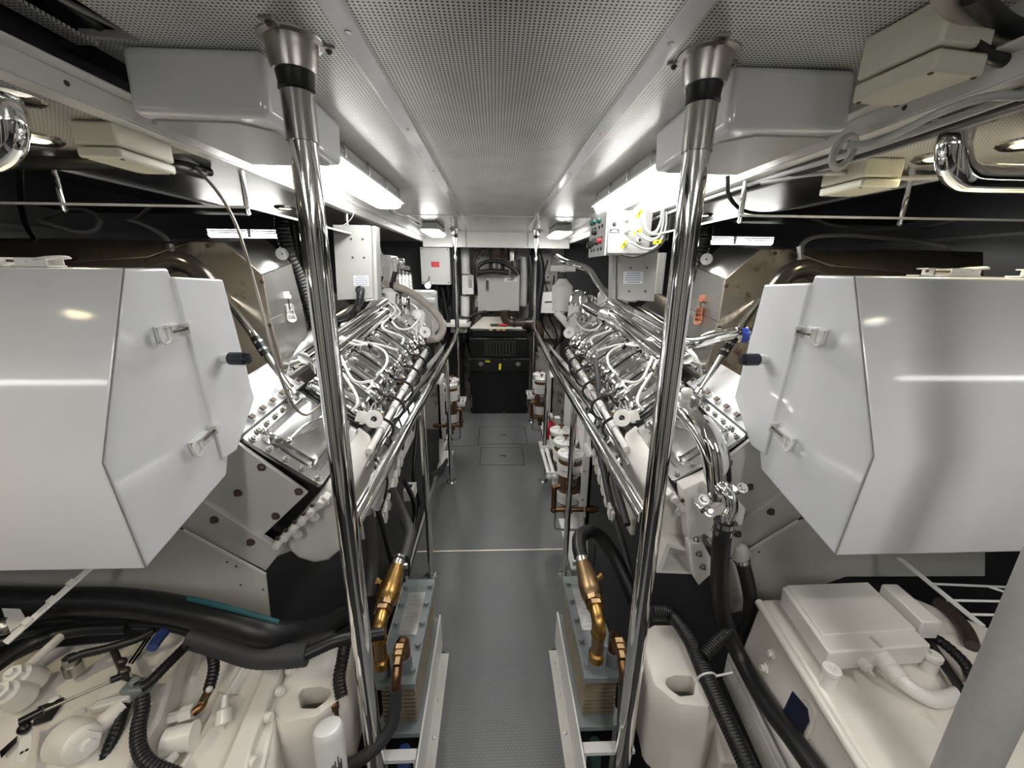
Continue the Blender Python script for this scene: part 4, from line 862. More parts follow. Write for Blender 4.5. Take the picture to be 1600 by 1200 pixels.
    for k in range(6):
        g = G(m); g.lathe(EP(.238, .05+k*.05, .012), EN, [(0, .010), (.004, .009)], 14); g.capscrew(EP(.238, .05+k*.05, .015), EN, .0065, .009); build(g, 'cover_screw', STEELD, ac)
    g = G(m); g.tube([EP(.225, .06, .016), EP(.205, .045, .03), EP(.17, .05, .03), EP(.155, .065, .03)], .007, 10); g.ball(EP(.155, .065, .03), .011); g.ball(EP(.225, .06, .018), .01)
    build(g, 'cover_union', CHROME, ac)
    g = G(m); g.tube([EP(.155, .075, .032), EP(.15, .14, .05), EP(.13, .21, .055), EP(.125, .25, .06)], .004, 8); build(g, 'drain_pipe', CHROME, ac)
    # white outboard strip with bolts
    g = G(m); ebox(g, .258, .292, -.01, .40, -.03, .018); ws = build(g, 'outer_flange', WHITE, t, bevel=.002)
    g = G(m); P = [EP(.292, .06, .0), EP(.292, .40, .0), EP(.40, .40, .0), EP(.40, .12, .0)]; g.prism(P, EN*-.02); build(g, 'valley_cover', WHITE, t)
    for k in range(7):
        g = G(m); g.lathe(EP(.275, .01+k*.06, .018), EN, [(0, .012), (.012, .011)], 14); bb = build(g, 'flange_boss', WHITE, ws)
        g = G(m); g.ob(EP(.277, .01+k*.06, .032), E1*.007, EV*.009, EN*.003); build(g, 'boss_bolt', SCREW, bb)
    # rocker covers
    for k in range(6):
        b0 = .385 + k*.203; b1 = b0 + .165
        g = G(m); g.loft([rrect(-.005, .25, b0, b1, .02, .0), rrect(-.005, .25, b0, b1, .02, .030), rrect(.005, .242, b0+.010, b1-.010, .03, .046), rrect(.02, .228, b0+.028, b1-.028, .03, .066), rrect(.05, .20, b0+.048, b1-.048, .028, .074), rrect(.075, .17, b0+.062, b1-.062, .018, .070)])
        rc = build(g, 'rocker_cover', CHROME if k % 2 == 0 else CHROMEW, t, smooth=60)
        g = G(m)
        for e in (.018, b1-b0-.018): g.tube([EP(.0, b0+e, .05), EP(.06, b0+e, .062), EP(.18, b0+e, .062), EP(.24, b0+e, .05)], .007, 8)
        g.tube([EP(.01, b0+.05, .056), EP(-.006, b0+.083, .05), EP(.01, b0+.115, .056)], .006, 8); build(g, 'cover_rib', CHROME, rc)
        for a, b in ((.03, b0+.03), (.215, b0+.03), (.215, b1-.03), (.03, b1-.03), (.12, b0+.082)):
            g = G(m); g.capscrew(EP(a, b, .058 if b != b0+.082 else .070), EN, .008, .012); build(g, 'cover_screw', STEELD, rc)
        # injector union, rubber boot and fittings at the lower end
        g = G(m); q = EP(.0, b0+.085, .025); g.lathe(q, EN - E1*.6, [(-.02, .016), (0, .016), (.004, .020), (.014, .020), (.018, .011), (.04, .011), (.044, .015), (.055, .015)], 8); iu = build(g, 'injector_union', CHROMEW, t, smooth=30)
        g = G(m); g.ring(EP(.235, b0+.085, .085), EN + EV*.5, .012, .004, 16, 6); g.ball(EP(.225, b0+.06, .08), .011); g.ball(EP(.235, b0+.115, .075), .009); build(g, 'return_union', CHROME, t)
        g = G(m); g.tube([EP(-.0, b0+.02, .05), EP(-.04, b0+.03, .065), EP(-.09, b0+.05, .055), EP(-.118, b0+.065, .01), EP(-.11, b0+.055, -.04), EP(-.07, b0+.03, -.07)], .0062, 8); build(g, 'sensor_cable', BLACK, t)
        g = G(m); g.tube([EP(-.01, b0+.15, .04), EP(-.04, b0+.15, .02), EP(-.06, b0+.16, -.02), EP(-.07, b0+.13, -.05)], .004, 8); build(g, 'sensor_cable', GREYPIPE if k % 2 else BRONZE, t)
        g = G(m); g.lathe(EP(-.035, b0+.13, -.01), EV + E1*-.3, [(0, .010), (.03, .010), (.03, .013), (.045, .013)], 8); build(g, 'sensor_plug', STEELD if k % 2 else BRONZE, t)
    # fuel rail
    g = G(m); g.cyl(EP(-.072, .28, .0), EP(-.072, 1.62, .0), .013); build(g, 'fuel_rail', PIPEW, t)
    g = G(m); g.cyl(EP(-.098, .22, -.02), EP(-.098, 1.62, -.02), .007); build(g, 'rail_pipe', CHROME, t)
    for k in range(6):
        g = G(m); b = .44 + k*.203; g.cyl(EP(-.072, b, .0), EP(-.072, b+.06, .0), .018); build(g, 'rail_coupling', PIPEW, t)
    # lifting eyes
    for px, py in ((584, 655), (664, 519)):
        c = onbank(px, py, .085); g = G(m); n = Vector((.45, -.75, .45))
        annulus(g, c, n, .033 if px < 600 else .04, .011, .008); s = n.normalized().cross(Vector((.6, 0, -.6))).normalized()
        d = (EP(.02, 0, -.03) - EP(-.04, 0, 0)).normalized(); g.ob(c + d*.04, d*.025, n.normalized().cross(d)*.022, n.normalized()*.004); build(g, 'lifting_eye', PIPEW, t, bevel=.0015)
    # injection pipes
    for i, P in enumerate(([(521, 515), (535, 527), (556, 533), (577, 538), (595, 545), (604, 554), (604, 568), (595, 581), (589, 586)],
              [(521, 524), (536, 532), (558, 539), (583, 537), (616, 546), (622, 552)],
              [(524, 539), (541, 576), (550, 592), (562, 598), (580, 596), (580, 603), (571, 612)],
              [(522, 555), (535, 582), (554, 612), (559, 630), (550, 643)],
              [(556, 467), (595, 467), (617, 484), (607, 497), (598, 506), (601, 515), (629, 527), (628, 538)],
              [(570, 470), (604, 467), (625, 487), (616, 497), (613, 503), (625, 514), (643, 512), (655, 495), (650, 481), (637, 473)],
              [(632, 470), (649, 473), (660, 484), (655, 493), (648, 500)])):
        g = G(m); g.tube([onbank(x, y, .115 if 0 < j < len(P)-1 else .09) for j, (x, y) in enumerate(P)], .0058 if i < 4 else .0062, 10); build(g, 'injection_pipe', PIPEW, t)
    for px, py in ((578, 541), (535, 581), (610, 499), (632, 478)):
        c = onbank(px, py, .115); g = G(m); g.ob(c, E1*.012 + EV*.008, EV*.008, EN*.010); build(g, 'pipe_clamp', BLACKM, t, bevel=.002)
        g = G(m); g.bolt(c + EN*.010, EN, .005, .005); build(g, 'clamp_bolt', SILVER, t)
    # polished charge-air and coolant tubes above the bank
    a, b = onbank(510, 562, .09), onbank(598, 492, .09); d = (b-a).normalized()
    g = G(m); g.cyl(a, b, .033, n=28); g.lathe(b, d, [(-.01, .04), (.02, .04), (.03, .03), (.06, .03)], 28); build(g, 'charge_air_tube', CHROME, t)
    g = G(m); g.cyl(EP(.31, .40, .10), EP(.31, 1.5, .12), .022, n=20); build(g, 'coolant_tube', CHROME, t)
    g = G(m); g.loft([rrect(.33, .46, .48, 1.55, .03, -.10), rrect(.33, .46, .48, 1.55, .03, -.03), rrect(.35, .44, .50, 1.52, .03, -.015)]); build(g, 'intake_manifold', CHROMEW, t, smooth=50)
    for k in range(6):
        g = G(m); b = .50+k*.19; g.tube([EP(.255, b, .02), EP(.285, b+.01, .045), EP(.32, b+.02, .03), EP(.35, b+.02, -.02)], .017, 14); build(g, 'intake_elbow', CHROME, t)
    g = G(m); ebox(g, .46, .62, .50, 1.6, -.22, -.06); build(g, 'valley_block', BLACKM, t, bevel=.02)
    # flank clutter facing the aisle
    for k in range(6):
        b = .33 + k*.21; g = G(m)
        o = Vector((-.585, 1.08+b, .78+b*.098)); g.ob(o, (.012, 0, -.004), (0, .085, .008), (0, -.006, .06)); fc = build(g, 'inspection_cover', CREAM2, t, bevel=.006)
        for dy in (-.07, .07):
            for dz in (-.045, .045):
                g = G(m); g.bolt(o + Vector((.012, dy, dz+.006)), (1, 0, 0), .006, .006); build(g, 'cover_bolt', CREAM2, fc)
        g = G(m); g.lathe(o + Vector((.03, .02, .085)), (.5, 0, .5), [(-.03, .022), (.01, .022), (.015, .017), (.025, .017)], 14); build(g, 'port_boss', CREAM2, t)
    g = G(m)
    for k in range(15):
        b = .26 + k*.085; g.ob(Vector((-.505, 1.08+b, .83+b*.098)), (.008, 0, 0), (0, .035, .0035), (0, -.003, .028))
    g.ob(Vector((-.512, 1.08+.85, .83+.85*.098)), (.003, 0, 0), (0, .63, .062), (0, -.002, .02)); build(g, 'cable_duct', PIPEW, t, bevel=.002)
    a, b = at(657, 606, X=-.50), at(597, 815, X=-.465); d = (b-a)
    g = G(m); g.bar(a, b, .014, .045, (0, 0, 1)) if False else g.ob((a+b)/2, d/2, (.006, 0, 0), Vector((0, 0, .022)))
    for k in range(16):
        q = a + d*(k+.5)/16; g.ob(q + Vector((.008, 0, .003)), d/60, (.006, 0, 0), (0, 0, .028))
    build(g, 'side_rail', PIPEW, t, bevel=.002)
    g = G(m); g.box(-.56, -.535, 1.42, 2.85, .50, .86); build(g, 'side_casing', CREAM2, t, bevel=.01)
    rr = random.Random(11)
    for k in range(8):
        y = 1.5 + k*.16; z = .80 + (y-1.1)*.09
        g = G(m); g.ob((-.505, y, z - .06), (.028, 0, 0), (0, .045, 0), (0, 0, .03)); build(g, 'pump_element', CREAM2 if k % 3 else mat('tan_block', (.62, .50, .38), .5), t, bevel=.006)
        g = G(m); g.tube([(-.50, y, z), (-.47, y+.02, z-.05), (-.465, y+.06, z-.14), (-.49, y+.08, z-.24)], .006, 8); build(g, 'drain_line', STEELD if k % 2 else BLACK, t)
        g = G(m); g.lathe((-.525, y+.08, z-.14), (1, 0, .2), [(0, .03), (.02, .028), (.024, .018), (.04, .016)], 16); build(g, 'side_flange', CREAM2, t)
    # front end (far) machinery
    g = G(m); ebox(g, -.02, .40, 1.64, 1.86, -.35, .05); build(g, 'gear_case', CREAM2, t, bevel=.02)
    for (a, b, c, r, h, mm) in ((.05, 1.70, .05, .05, .10, PIPEW), (.18, 1.74, .05, .045, .12, CHROMEW), (.30, 1.72, .05, .05, .08, PIPEW)):
        g = G(m); q = EP(a, b, c); g.lathe(q, (0, 0, 1), [(0, r), (h, r), (h+.01, r*.9), (h+.03, r*.5)], 20); build(g, 'front_housing', mm, t)
    g = G(m)
    rr = random.Random(3 if m else 4)
    for k in range(7):
        q = EP(rr.uniform(.0, .38), 1.60+rr.uniform(-.05, .1), rr.uniform(.05, .10)); g.tube([q, q + Vector((rr.uniform(-.05, .05), .03, rr.uniform(.02, .07))), q + Vector((rr.uniform(-.09, .09), .06, rr.uniform(-.0, .07))), q + Vector((rr.uniform(-.1, .1), .12, 0))], .009, 8)
    build(g, 'front_pipework', CHROMEW, t)
    return t
engine(False, 'left'); engine(True, 'right')

# polished splash guard strip along each engine
for m, sd in ((False, 'left'), (True, 'right')):
    g = G(m); P = [at(684, 537, X=-.46), at(697, 535, X=-.405), at(668, 600, X=-.40), at(630, 680, X=-.39), at(583, 775, X=-.385), at(570, 770, X=-.415), at(598, 690, X=-.45), at(640, 600, X=-.46)]
    A = [(-.46, 3.0, 1.0), (-.40, 3.0, .975), (-.395, 1.25, .905), (-.45, 1.25, .93)]
    A = [P[0], P[1], P[2], P[3], P[4]]; B = [P[0], P[7], P[6], P[5], P[5]]
    g = G(m); g.loft([[A[i], B[i], B[i]-Vector((0, 0, .003)), A[i]-Vector((0, 0, .003))] for i in range(1, 5)]); 
    build(g, 'splash_guard', CHROME, None, label='polished steel splash strip between the %s handrail and engine' % sd, cat='guard strip')

# right engine: long polished coolant pipe over the bank with blue hose
t = thing('coolant_pipe', 'long bent polished pipe crossing over the right engine to a blue hose', 'pipe', at(1000, 490, Y=2.0))
P = [at(870, 402, Y=3.3), at(884, 410, Y=3.1), at(919, 421, Y=2.95), at(934, 440, Y=2.8), at(952, 465, Y=2.55), at(975, 480, Y=2.3), at(1042, 518, Y=1.75), at(1060, 530, Y=1.55)]
g = G(); g.tube(P, .024, 18, 6); build(g, 'long_pipe', CHROME, t)
g = G(); g.tube([at(1050, 527, Y=1.55), at(1078, 536, Y=1.45), at(1110, 530, Y=1.42), at(1150, 520, Y=1.40)], .021, 20, 8); build(g, 'cross_pipe', CHROME, t)
g = G(); g.tube([at(1058, 524, Y=1.57), at(1085, 532, Y=1.50), at(1115, 520, Y=1.47), at(1152, 514, Y=1.45)], .012, 16, 8); build(g, 'cross_pipe', CHROME, t)
g = G(); a, b = at(1150, 524, Y=1.40), at(1195, 524, Y=1.38); g.cyl(a, b, .027, n=24); bh = build(g, 'blue_hose', BLUE, t, label='blue silicone hose joint')
for k in (.05, .42):
    g = G(); q = a.lerp(b, k); g.lathe(q, b-a, [(-.005, .029), (.006, .029)], 24); build(g, 'hose_clamp', STEEL, bh)
hose('chrome_rod', 'thin chrome rod lying over the right rocker covers', 'rod', [at(948, 505, Y=1.95), at(1028, 556, Y=1.5)], .006, CHROME, sub=1)
t = thing('coolant_pipe', 'second polished pipe running beneath the long bent one over the right engine', 'pipe', at(1000, 520, Y=1.9))
g = G(); g.cyl(at(955, 478, Y=2.5), at(1045, 545, Y=1.65), .018, n=20); build(g, 'pipe_body', CHROME, t)
g = G(); g.cyl(at(915, 478, Y=2.5), at(942, 492, Y=2.3), .035, n=24); g.lathe(at(915, 478, Y=2.5), (0, .4, 1), [(-.05, .04), (.03, .04), (.06, .02)], 20); build(g, 'thermostat_body', CHROMEW, t)

# big polished elbow on the right engine aft cover, its hoses and bracket
t = thing('coolant_elbow', 'large curved polished elbow pipe bolted to the aft end of the right engine', 'elbow pipe', at(1130, 790, Y=.98))
P = [at(1062, 628, Y=1.16), at(1078, 645, Y=1.10), at(1100, 672, Y=1.04), at(1116, 705, Y=1.0), at(1121, 740, Y=.985), at(1122, 775, Y=.98)]
g = G(); g.tube(P, .036, 28, 8); build(g, 'elbow_body', CHROME, t)
g = G(); c = at(1122, 778, Y=.985); g.ob(c + Vector((0, .015, -.005)), (.055, 0, .03), (0, .03, 0), (-.004, 0, .010)); fl = build(g, 'elbow_flange', CHROMEW, t, bevel=.004)
for dx, dz in ((-.05, -.005), (-.028, -.045), (.055, .03)):
    g = G(); g.bolt(c + Vector((dx, -.015, dz+.01)), (-.2, -.7, .6), .010, .010); build(g, 'flange_bolt', SILVER, fl)
P = [at(1128, 762, Y=.955), at(1140, 775, Y=.925), at(1143, 792, Y=.915), at(1138, 806, Y=.91), at(1135, 815, Y=.908)]
g = G(); g.tube(P, .017, 20, 8); g.lathe(P[0], P[1]-P[0], [(-.02, .021), (.0, .021), (.004, .024), (.014, .024)], 20); build(g, 'side_elbow', CHROME, t)
for x, y, lb in ((1072, 622, 'a'), (1084, 634, 'b')):
    g = G(); q = at(x, y, Y=1.09); g.lathe(q, (-.2, -.35, .9), [(-.03, .018), (.0, .018), (.003, .014), (.012, .014), (.014, .017), (.028, .016), (.032, .008)], 16); build(g, 'vent_cap', SILVER if lb == 'b' else CREAM2, t)
def clamp(P, r, par, m=STEEL):
    p, d = Vector(P[0]), (Vector(P[1])-Vector(P[0])).normalized(); g = G(); g.lathe(p, d, [(-.006, r), (.008, r)], 24); a, b = perp(d); g.ob(p + a*(r+.004), a*.004, b*.007, d*.005); return build(g, 'hose_clamp', m, par)
t = thing('rubber_hose', 'thick black hose dropping from the polished elbow at the right engine', 'hose', at(1130, 850, Y=.9))
P = [at(1132, 812, Y=.905), at(1126, 860, Y=.90), at(1124, 920, Y=.92), at(1133, 975, Y=.93)] + [onplane(x, y, fa + pn*.045, pn) for x, y in ((1163, 1040), (1202, 1105), (1245, 1162), (1300, 1240))]
g = G(); g.tube(P, .0235, 20, 8); build(g, 'hose_body', BLACK, t)
clamp((P[0]-Vector((0, 0, .012)), P[1]), .0262, t); clamp((P[0]-Vector((0, 0, .034)), P[1]), .0262, t)
g = G()
rr = random.Random(5)
for k in range(9):
    u = rr.uniform(.2, .95); q = P[4].lerp(P[6], u); g.ob(q + Vector((rr.uniform(-.012, .012), -.017, .012)), (.0015, .002, 0), (0, .002, -.003), (0, .001, .001))
build(g, 'paint_flecks', SILVER, t)
t = thing('rubber_hose', 'shorter black hose with a grey dome end beside the polished elbow', 'hose', at(1160, 870, Y=.95))
P = [at(1158, 872, Y=.96), at(1168, 910, Y=.97), at(1172, 950, Y=.99), at(1160, 985, Y=1.02), at(1140, 1010, Y=1.05)]
g = G(); g.tube(P, .020, 20, 8); build(g, 'hose_body', BLACK, t); clamp((P[0], P[1]), .023, t)
g = G(); p = P[0]; g.lathe(p, (-.12, 0, 1), [(-.01, .018), (.0, .0195), (.012, .021), (.03, .020), (.042, .014), (.048, .005)], 20); build(g, 'dome_end', GREYPIPE, t, label='grey rounded hose end')
# right brackets under the elbow
t = thing('elbow_bracket', 'cream angled bracket beneath the polished elbow, right engine', 'bracket', at(1100, 860, Y=1.0))
g = G(); P = [at(1068, 765, Y=1.02), at(1118, 742, Y=1.02), at(1166, 795, Y=1.02), at(1160, 822, Y=1.02), at(1128, 815, Y=1.02), at(1078, 850, Y=1.02)]; g.prism(P, (0, .05, .0)); build(g, 'upper_plate', CREAM2, t, bevel=.003)
g = G(); P = [at(1076, 848, Y=1.0), at(1100, 850, Y=1.0), at(1120, 890, Y=1.0), at(1092, 915, Y=1.0), at(1080, 895, Y=1.0)]; g.prism(P, (0, .03, 0)); b = build(g, 'lower_arm', CREAM2, t, bevel=.003)
for x, y in ((1092, 865), (1088, 842), (1098, 885)):
    g = G(); g.bolt(at(x, y, Y=.998), (0, -1, 0), .007, .008); build(g, 'bracket_bolt', SILVER, b)
t = thing('engine_mount_socket', 'cream cast box socket open towards the camera, below the right engine bell', 'casting', at(1065, 895, Y=1.0))
O_ = [at(x, y, Y=1.03) for x, y in ((1042, 848), (1078, 858), (1093, 892), (1080, 897), (1026, 895))]; I_ = [sum(O_, Vector())/5 + (p-sum(O_, Vector())/5)*.78 for p in O_]
g = G(); g.loft([[p + Vector((0, .12, .0)) for p in O_], O_, I_, [p + Vector((0, .09, 0)) for p in I_]], cap=True); build(g, 'socket_body', CREAM2, t, smooth=20)

# left engine: big braided hose loop and far machinery
t = thing('braided_hose', 'thick tan braided hose looping around the far end of the left engine', 'hose', at(680, 520, Y=2.9))
P = [at(575, 446, Y=2.75), at(605, 447, Y=2.8), at(632, 452, Y=2.85), at(660, 470, Y=2.9), at(683, 492, Y=2.9), at(692, 512, Y=2.85), at(684, 528, Y=2.8), at(666, 531, Y=2.78)]
g = G(); g.tube(P, .026, 18, 8, rf=(.006, .97)); build(g, 'hose_body', BROWNH, t)
g = G(); g.lathe(at(613, 447, Y=2.81), (1, 0, -.05), [(-.012, .03), (.012, .03)], 18); build(g, 'hose_strap', BLACK, t)
t = thing('expansion_tank', 'white tank with hoses behind the left relay box', 'tank', at(600, 420, Y=3.0))
g = G(); a = at(597, 420, Y=3.1); g.ob(a, (.09, 0, 0), (0, .12, 0), (.01, 0, .095)); build(g, 'tank_body', BOXW, t, bevel=.02)
g = G(); q = at(592, 398, Y=3.05); g.lathe(q, (0, 0, 1), [(-.01, .03), (.01, .03), (.012, .02), (.05, .014), (.09, .012)], 16); build(g, 'filler_neck', GREYPIPE, t)
for x, y in ((595, 415), (617, 408)):
    g = G(); q = at(x, y, Y=2.92); g.ball(q, .028); g.tube([q, q + Vector((0, -.02, -.03)), q + Vector((.0, -.0, -.12))], .014, 12); build(g, 'outlet_elbow', PIPEW, t)
    g = G(); g.tube([q + Vector((0, -.01, -.07)), q + Vector((-.02, -.02, -.14)), q + Vector((-.04, 0, -.18))], .017, 12); build(g, 'outlet_hose', BLACK, t)
t = thing('pipe_manifold', 'cluster of upright chrome pipes beyond the left engine', 'pipes', at(630, 450, Y=3.0))
for k in range(5):
    g = G(); x = 618 + k*5.5; g.tube([at(x, 418+k*2, Y=3.0), at(x+1, 432, Y=3.0), at(x+3, 452, Y=2.98)], .013, 12); build(g, 'upright_pipe', CHROMEW, t)
g = G(); g.ball(at(626, 410, Y=3.0), .032); g.cyl(at(616, 416, Y=3.0), at(640, 419, Y=3.0), .014); build(g, 'manifold_body', CHROMEW, t)
t = thing('white_tank', 'white ribbed tank at the far end of the left engine', 'tank', at(665, 490, Y=3.0))
g = G(); g.ob(at(660, 488, Y=3.25), (.11, 0, 0), (0, .14, 0), (0, 0, .17)); build(g, 'tank_body', BOXW, t, bevel=.03)
g = G(); g.cyl(at(655, 470, Y=3.05), at(680, 470, Y=3.05), .02); g.cyl(at(676, 500, Y=3.0), at(676, 525, Y=3.0), .018); build(g, 'tank_piping', PIPEW, t)
# right engine: white separator canister and chrome dome
t = thing('oil_separator', 'white canister with cone top at the far end of the right engine', 'canister', at(877, 490, Y=3.0))
p = at(877, 487, Y=3.0); r = .075; top = at(877, 443, Y=3.0).z - p.z
g = G(); g.lathe(p, (0, 0, 1), [(0, r*.6), (.01, r*.92), (top*.5, r*.95), (top*.5+.004, r), (top*.9, r), (top+.01, r*.62), (top+.035, r*.35), (top+.04, r*.3)], 28); build(g, 'canister_body', BOXW, t)
g = G(); g.lathe(p + Vector((0, 0, top*.48)), (0, 0, 1), [(0, r*1.05), (.012, r*1.05)], 28); build(g, 'canister_band', BOXW, t)
g = G(); g.lathe(p + Vector((0, 0, top+.03)), (0, 0, 1), [(0, r*.36), (.05, r*.36)], 20); build(g, 'neck_sleeve', DKGREY, t)
g = G(); g.lathe(p + Vector((0, 0, top+.08)), (0, 0, 1), [(0, r*.35), (.05, r*.35)], 20); g.ob(p + Vector((0, 0, top+.105)), (.09, 0, 0), (0, .012, 0), (0, 0, .02)); build(g, 'top_fitting', PIPEW, t, bevel=.004)
g = G(); g.cyl(p + Vector((-.04, -.04, .0)), p + Vector((.07, -.10, -.12)), .028); build(g, 'outlet_pipe', PIPEW, t)
t = thing('chrome_housing', 'white housing with a polished dome beside the white canister', 'housing', at(900, 520, Y=2.85))
p = at(902, 520, Y=2.85); z1 = at(902, 472, Y=2.85).z
g = G(); g.lathe(p, (0, 0, 1), [(0, .08), (z1-p.z, .07)], 24); build(g, 'housing_body', PIPEW, t)
g = G(); g.lathe((p.x, p.y, z1), (0, 0, 1), [(-.02, .078), (.0, .078), (.01, .07), (.04, .066), (.07, .045), (.085, .012)], 28); build(g, 'dome', CHROME, t)
# ------------------------------------------------------------------ plate coolers with brackets and brass work
def cooler(m, side):
    z = .36
    t = thing('plate_cooler', 'grey-green bolted plate heat exchanger with brass pipes at the lower %s of the aisle' % side, 'heat exchanger', (-.28, 1.1, .10), None, m)
    x0, x1, y0, y1 = -.365, -.245, .93, 1.36
    def slab(za, zb, e=0): 
        g = G(m); g.box(x0-e, x1+e, y0-e, y1, za, zb); return g
    g = slab(z-.022, z); top = build(g, 'top_plate', COOLER, t, bevel=.002)
    g = slab(z-.215, z-.195, .008); bot = build(g, 'bottom_plate', COOLER, t, bevel=.002)
    g = G(m)
    for k in range(20):
        e = 0 if k % 2 else .005; zz = z-.19+k*.0083; g.box(x0+.012-e, x1-.012+e, y0+.03-e, y1-.02, zz, zz+.0065)
    build(g, 'plate_pack', mat('brazed_plates', (.40, .34, .25), .45, .7, var=.5, vs_=30), t)
    for k in range(5):
        y = y0 + .04 + k*.086
        for x in ((x1-.014,) if True else ()):
            g = G(m); g.bolt((x, y, z), (0, 0, 1), .0105, .010); build(g, 'plate_bolt', COOLER, top)
            g = G(m); g.cyl((x, y, z-.20), (x, y, z-.02), .006); build(g, 'tie_rod', SCREW, t)
        if k not in (0, 1): 
            g = G(m); g.bolt((x0+.014, y, z), (0, 0, 1), .0105, .010); build(g, 'plate_bolt', COOLER, top)
    for x in (x0+.04, x0+.08):
        g = G(m); g.lathe((x, y1-.035, z), (0, 0, 1), [(0, .016), (.001, .016)], 24); build(g, 'blank_port', COOLER, top)
    g = G(m); g.box(x0+.028, x1-.028, 1.10, 1.29, z, z+.0015); np_ = build(g, 'name_plate', PLATEM, top)
    g = G(m)
    for k in range(9): g.box(x0+.036, x1-.040-.01*(k % 3), 1.115+k*.019, 1.118+k*.019, z+.0015, z+.0018)
    build(g, 'plate_engraving', mat('faint_engraving', (.33, .33, .33), .5), np_)
    px, py = (x0+.014, .965) if not m else (x0+.078, .965)
    qx = x0+.078 if not m else x0+.018
    g = G(m); g.lathe((px, py, z), (0, 0, 1), [(0, .025), (.035, .025)], 24); build(g, 'port_collar', COOLER, t)
    g = G(m); g.lathe((qx, py+.015, z), (0, 0, 1), [(0, .025), (.05, .025)], 24); build(g, 'port_collar', COOLER, t)
    # guide rod
    g = G(m); g.cyl((x0+.055, y0+.025, z-.0), (x0+.055, y0+.025, z+.10), .007); build(g, 'guide_rod', COOLER, t)
    g = G(m); g.cyl((x0-.002, y1-.01, z), (x0-.002, y1-.01, z+.16), .006); build(g, 'guide_rod', DKGREY, t)
    # brass riser: nut, pipe, elbow, union, valve body
    BR = BRASS if True else BRONZE
    s = thing('brass_valve', 'brass elbow pipe and check valve on the %s plate cooler, with hose clamp' % side, 'brass valve', (px, py, z+.03), None, m)
    g = G(m); g.lathe((px, py, z+.03), (0, 0, 1), [(0, .021), (.004, .025), (.03, .025), (.036, .020)], 24); build(g, 'base_socket', BRASS, s)
    g = G(m); g.cyl((px, py, z+.06), (px, py, z+.135), .019, n=24); build(g, 'riser_pipe', BRONZE, s)
    g = G(m); g.lathe((px, py, z+.13), (0, 0, 1), [(0, .0225), (.008, .0235), (.012, .0215)], 24); g.tube([(px, py, z+.135), (px, py, z+.155), (px+.0, py+.010, z+.175), (px, py+.030, z+.182), (px, py+.05, z+.184)], .0215, 22, 8); build(g, 'elbow', BRASS, s)
    d = Vector((.02, 1, .10)).normalized(); p = Vector((px, py+.048, z+.184))
    g = G(m); g.lathe(p, d, [(0, .024), (.0, .029), (.014, .029), (.014, .025), (.018, .025)], 6); build(g, 'union_nut', BRONZE, s)
    g = G(m); g.lathe(p + d*.018, d, [(0, .030), (.016, .030), (.018, .026), (.022, .026)], 8); build(g, 'union_nut', BRONZE, s)
    g = G(m); g.lathe(p + d*.036, d, [(0, .026), (.01, .034), (.03, .036), (.065, .036), (.075, .033), (.12, .030), (.135, .026), (.155, .022)], 28); build(g, 'valve_body', BRASS if not m else BRONZE, s, label='cast brass valve body' if not m else 'dull bronze valve body with green stain')
    g = G(m); g.lathe(p + d*.10, (-.9, .1, .35), [(.02, .007), (.045, .007), (.045, .011), (.053, .011)], 6); build(g, 'drain_plug', BRASS, s)
    q = p + d*.185
    g = G(m); g.lathe(q, d, [(-.012, .024), (.0, .027), (.014, .027)], 24); g.lathe(q + d*.02, d, [(0, .0265), (.012, .0265)], 24); a, b = perp(d); g.ob(q + a*.03, a*.006, b*.009, d*.005); build(g, 'hose_clamp', STEEL, s)
    # second copper elbow with hose tail
    s2 = thing('copper_elbow', 'small copper elbow with grey hose tail on the %s plate cooler' % side, 'elbow fitting', (qx, py, z+.05), None, m)
    u = Vector((qx+.002, py+.015, z+.055))
    g = G(m); g.tube([u, u + Vector((0, 0, .03)), u + Vector((0, -.008, .055)), u + Vector((0, -.03, .062))], .0195, 20, 8); g.ball(u + Vector((0, -.004, .05)), .021); build(g, 'elbow', COPPER, s2)
    g = G(m); g.lathe(u + Vector((0, -.03, .062)), (0, -1, -.25), [(-.004, .022), (.010, .022), (.012, .018), (.016, .018), (.016, .020), (.026, .020), (.028, .014), (.05, .014)], 6); build(g, 'hex_union', BRONZE, s2)
    v = u + Vector((0, -.075, .045))
    g = G(m); g.tube([v, v + Vector((0, -.02, -.02)), v + Vector((-.002, -.03, -.06))], .014, 18, 6); build(g, 'hose_barb', COPPER, s2)
    g = G(m); g.tube([v + Vector((-.002, -.027, -.045)), v + Vector((-.004, -.035, -.10)), v + Vector((-.02, -.06, -.16)), v + Vector((-.08, -.09, -.21)), v + Vector((-.2, -.11, -.27)), v + Vector((-.35, -.12, -.36))] if not m else [v + Vector((-.002, -.027, -.045)), v + Vector((-.004, -.035, -.10)), v + Vector((-.006, -.045, -.2)), v + Vector((-.01, -.05, -.35))], .0175, 18, 8); build(g, 'hose_tail', DKGREY, s2)
    g = G(m); g.lathe((x0+.08, y0-.03, z-.24), (0, .25, 1), [(-.10, .014), (-.06, .02), (-.0, .02), (.015, .015)], 20); build(g, 'drain_union', BLUEG if not m else mat('green_bronze', (.05, .11, .09), .45, .6, var=.5, vs_=30), t, label='blue plastic union' if not m else 'dark green corroded union')
cooler(False, 'left'); cooler(True, 'right')

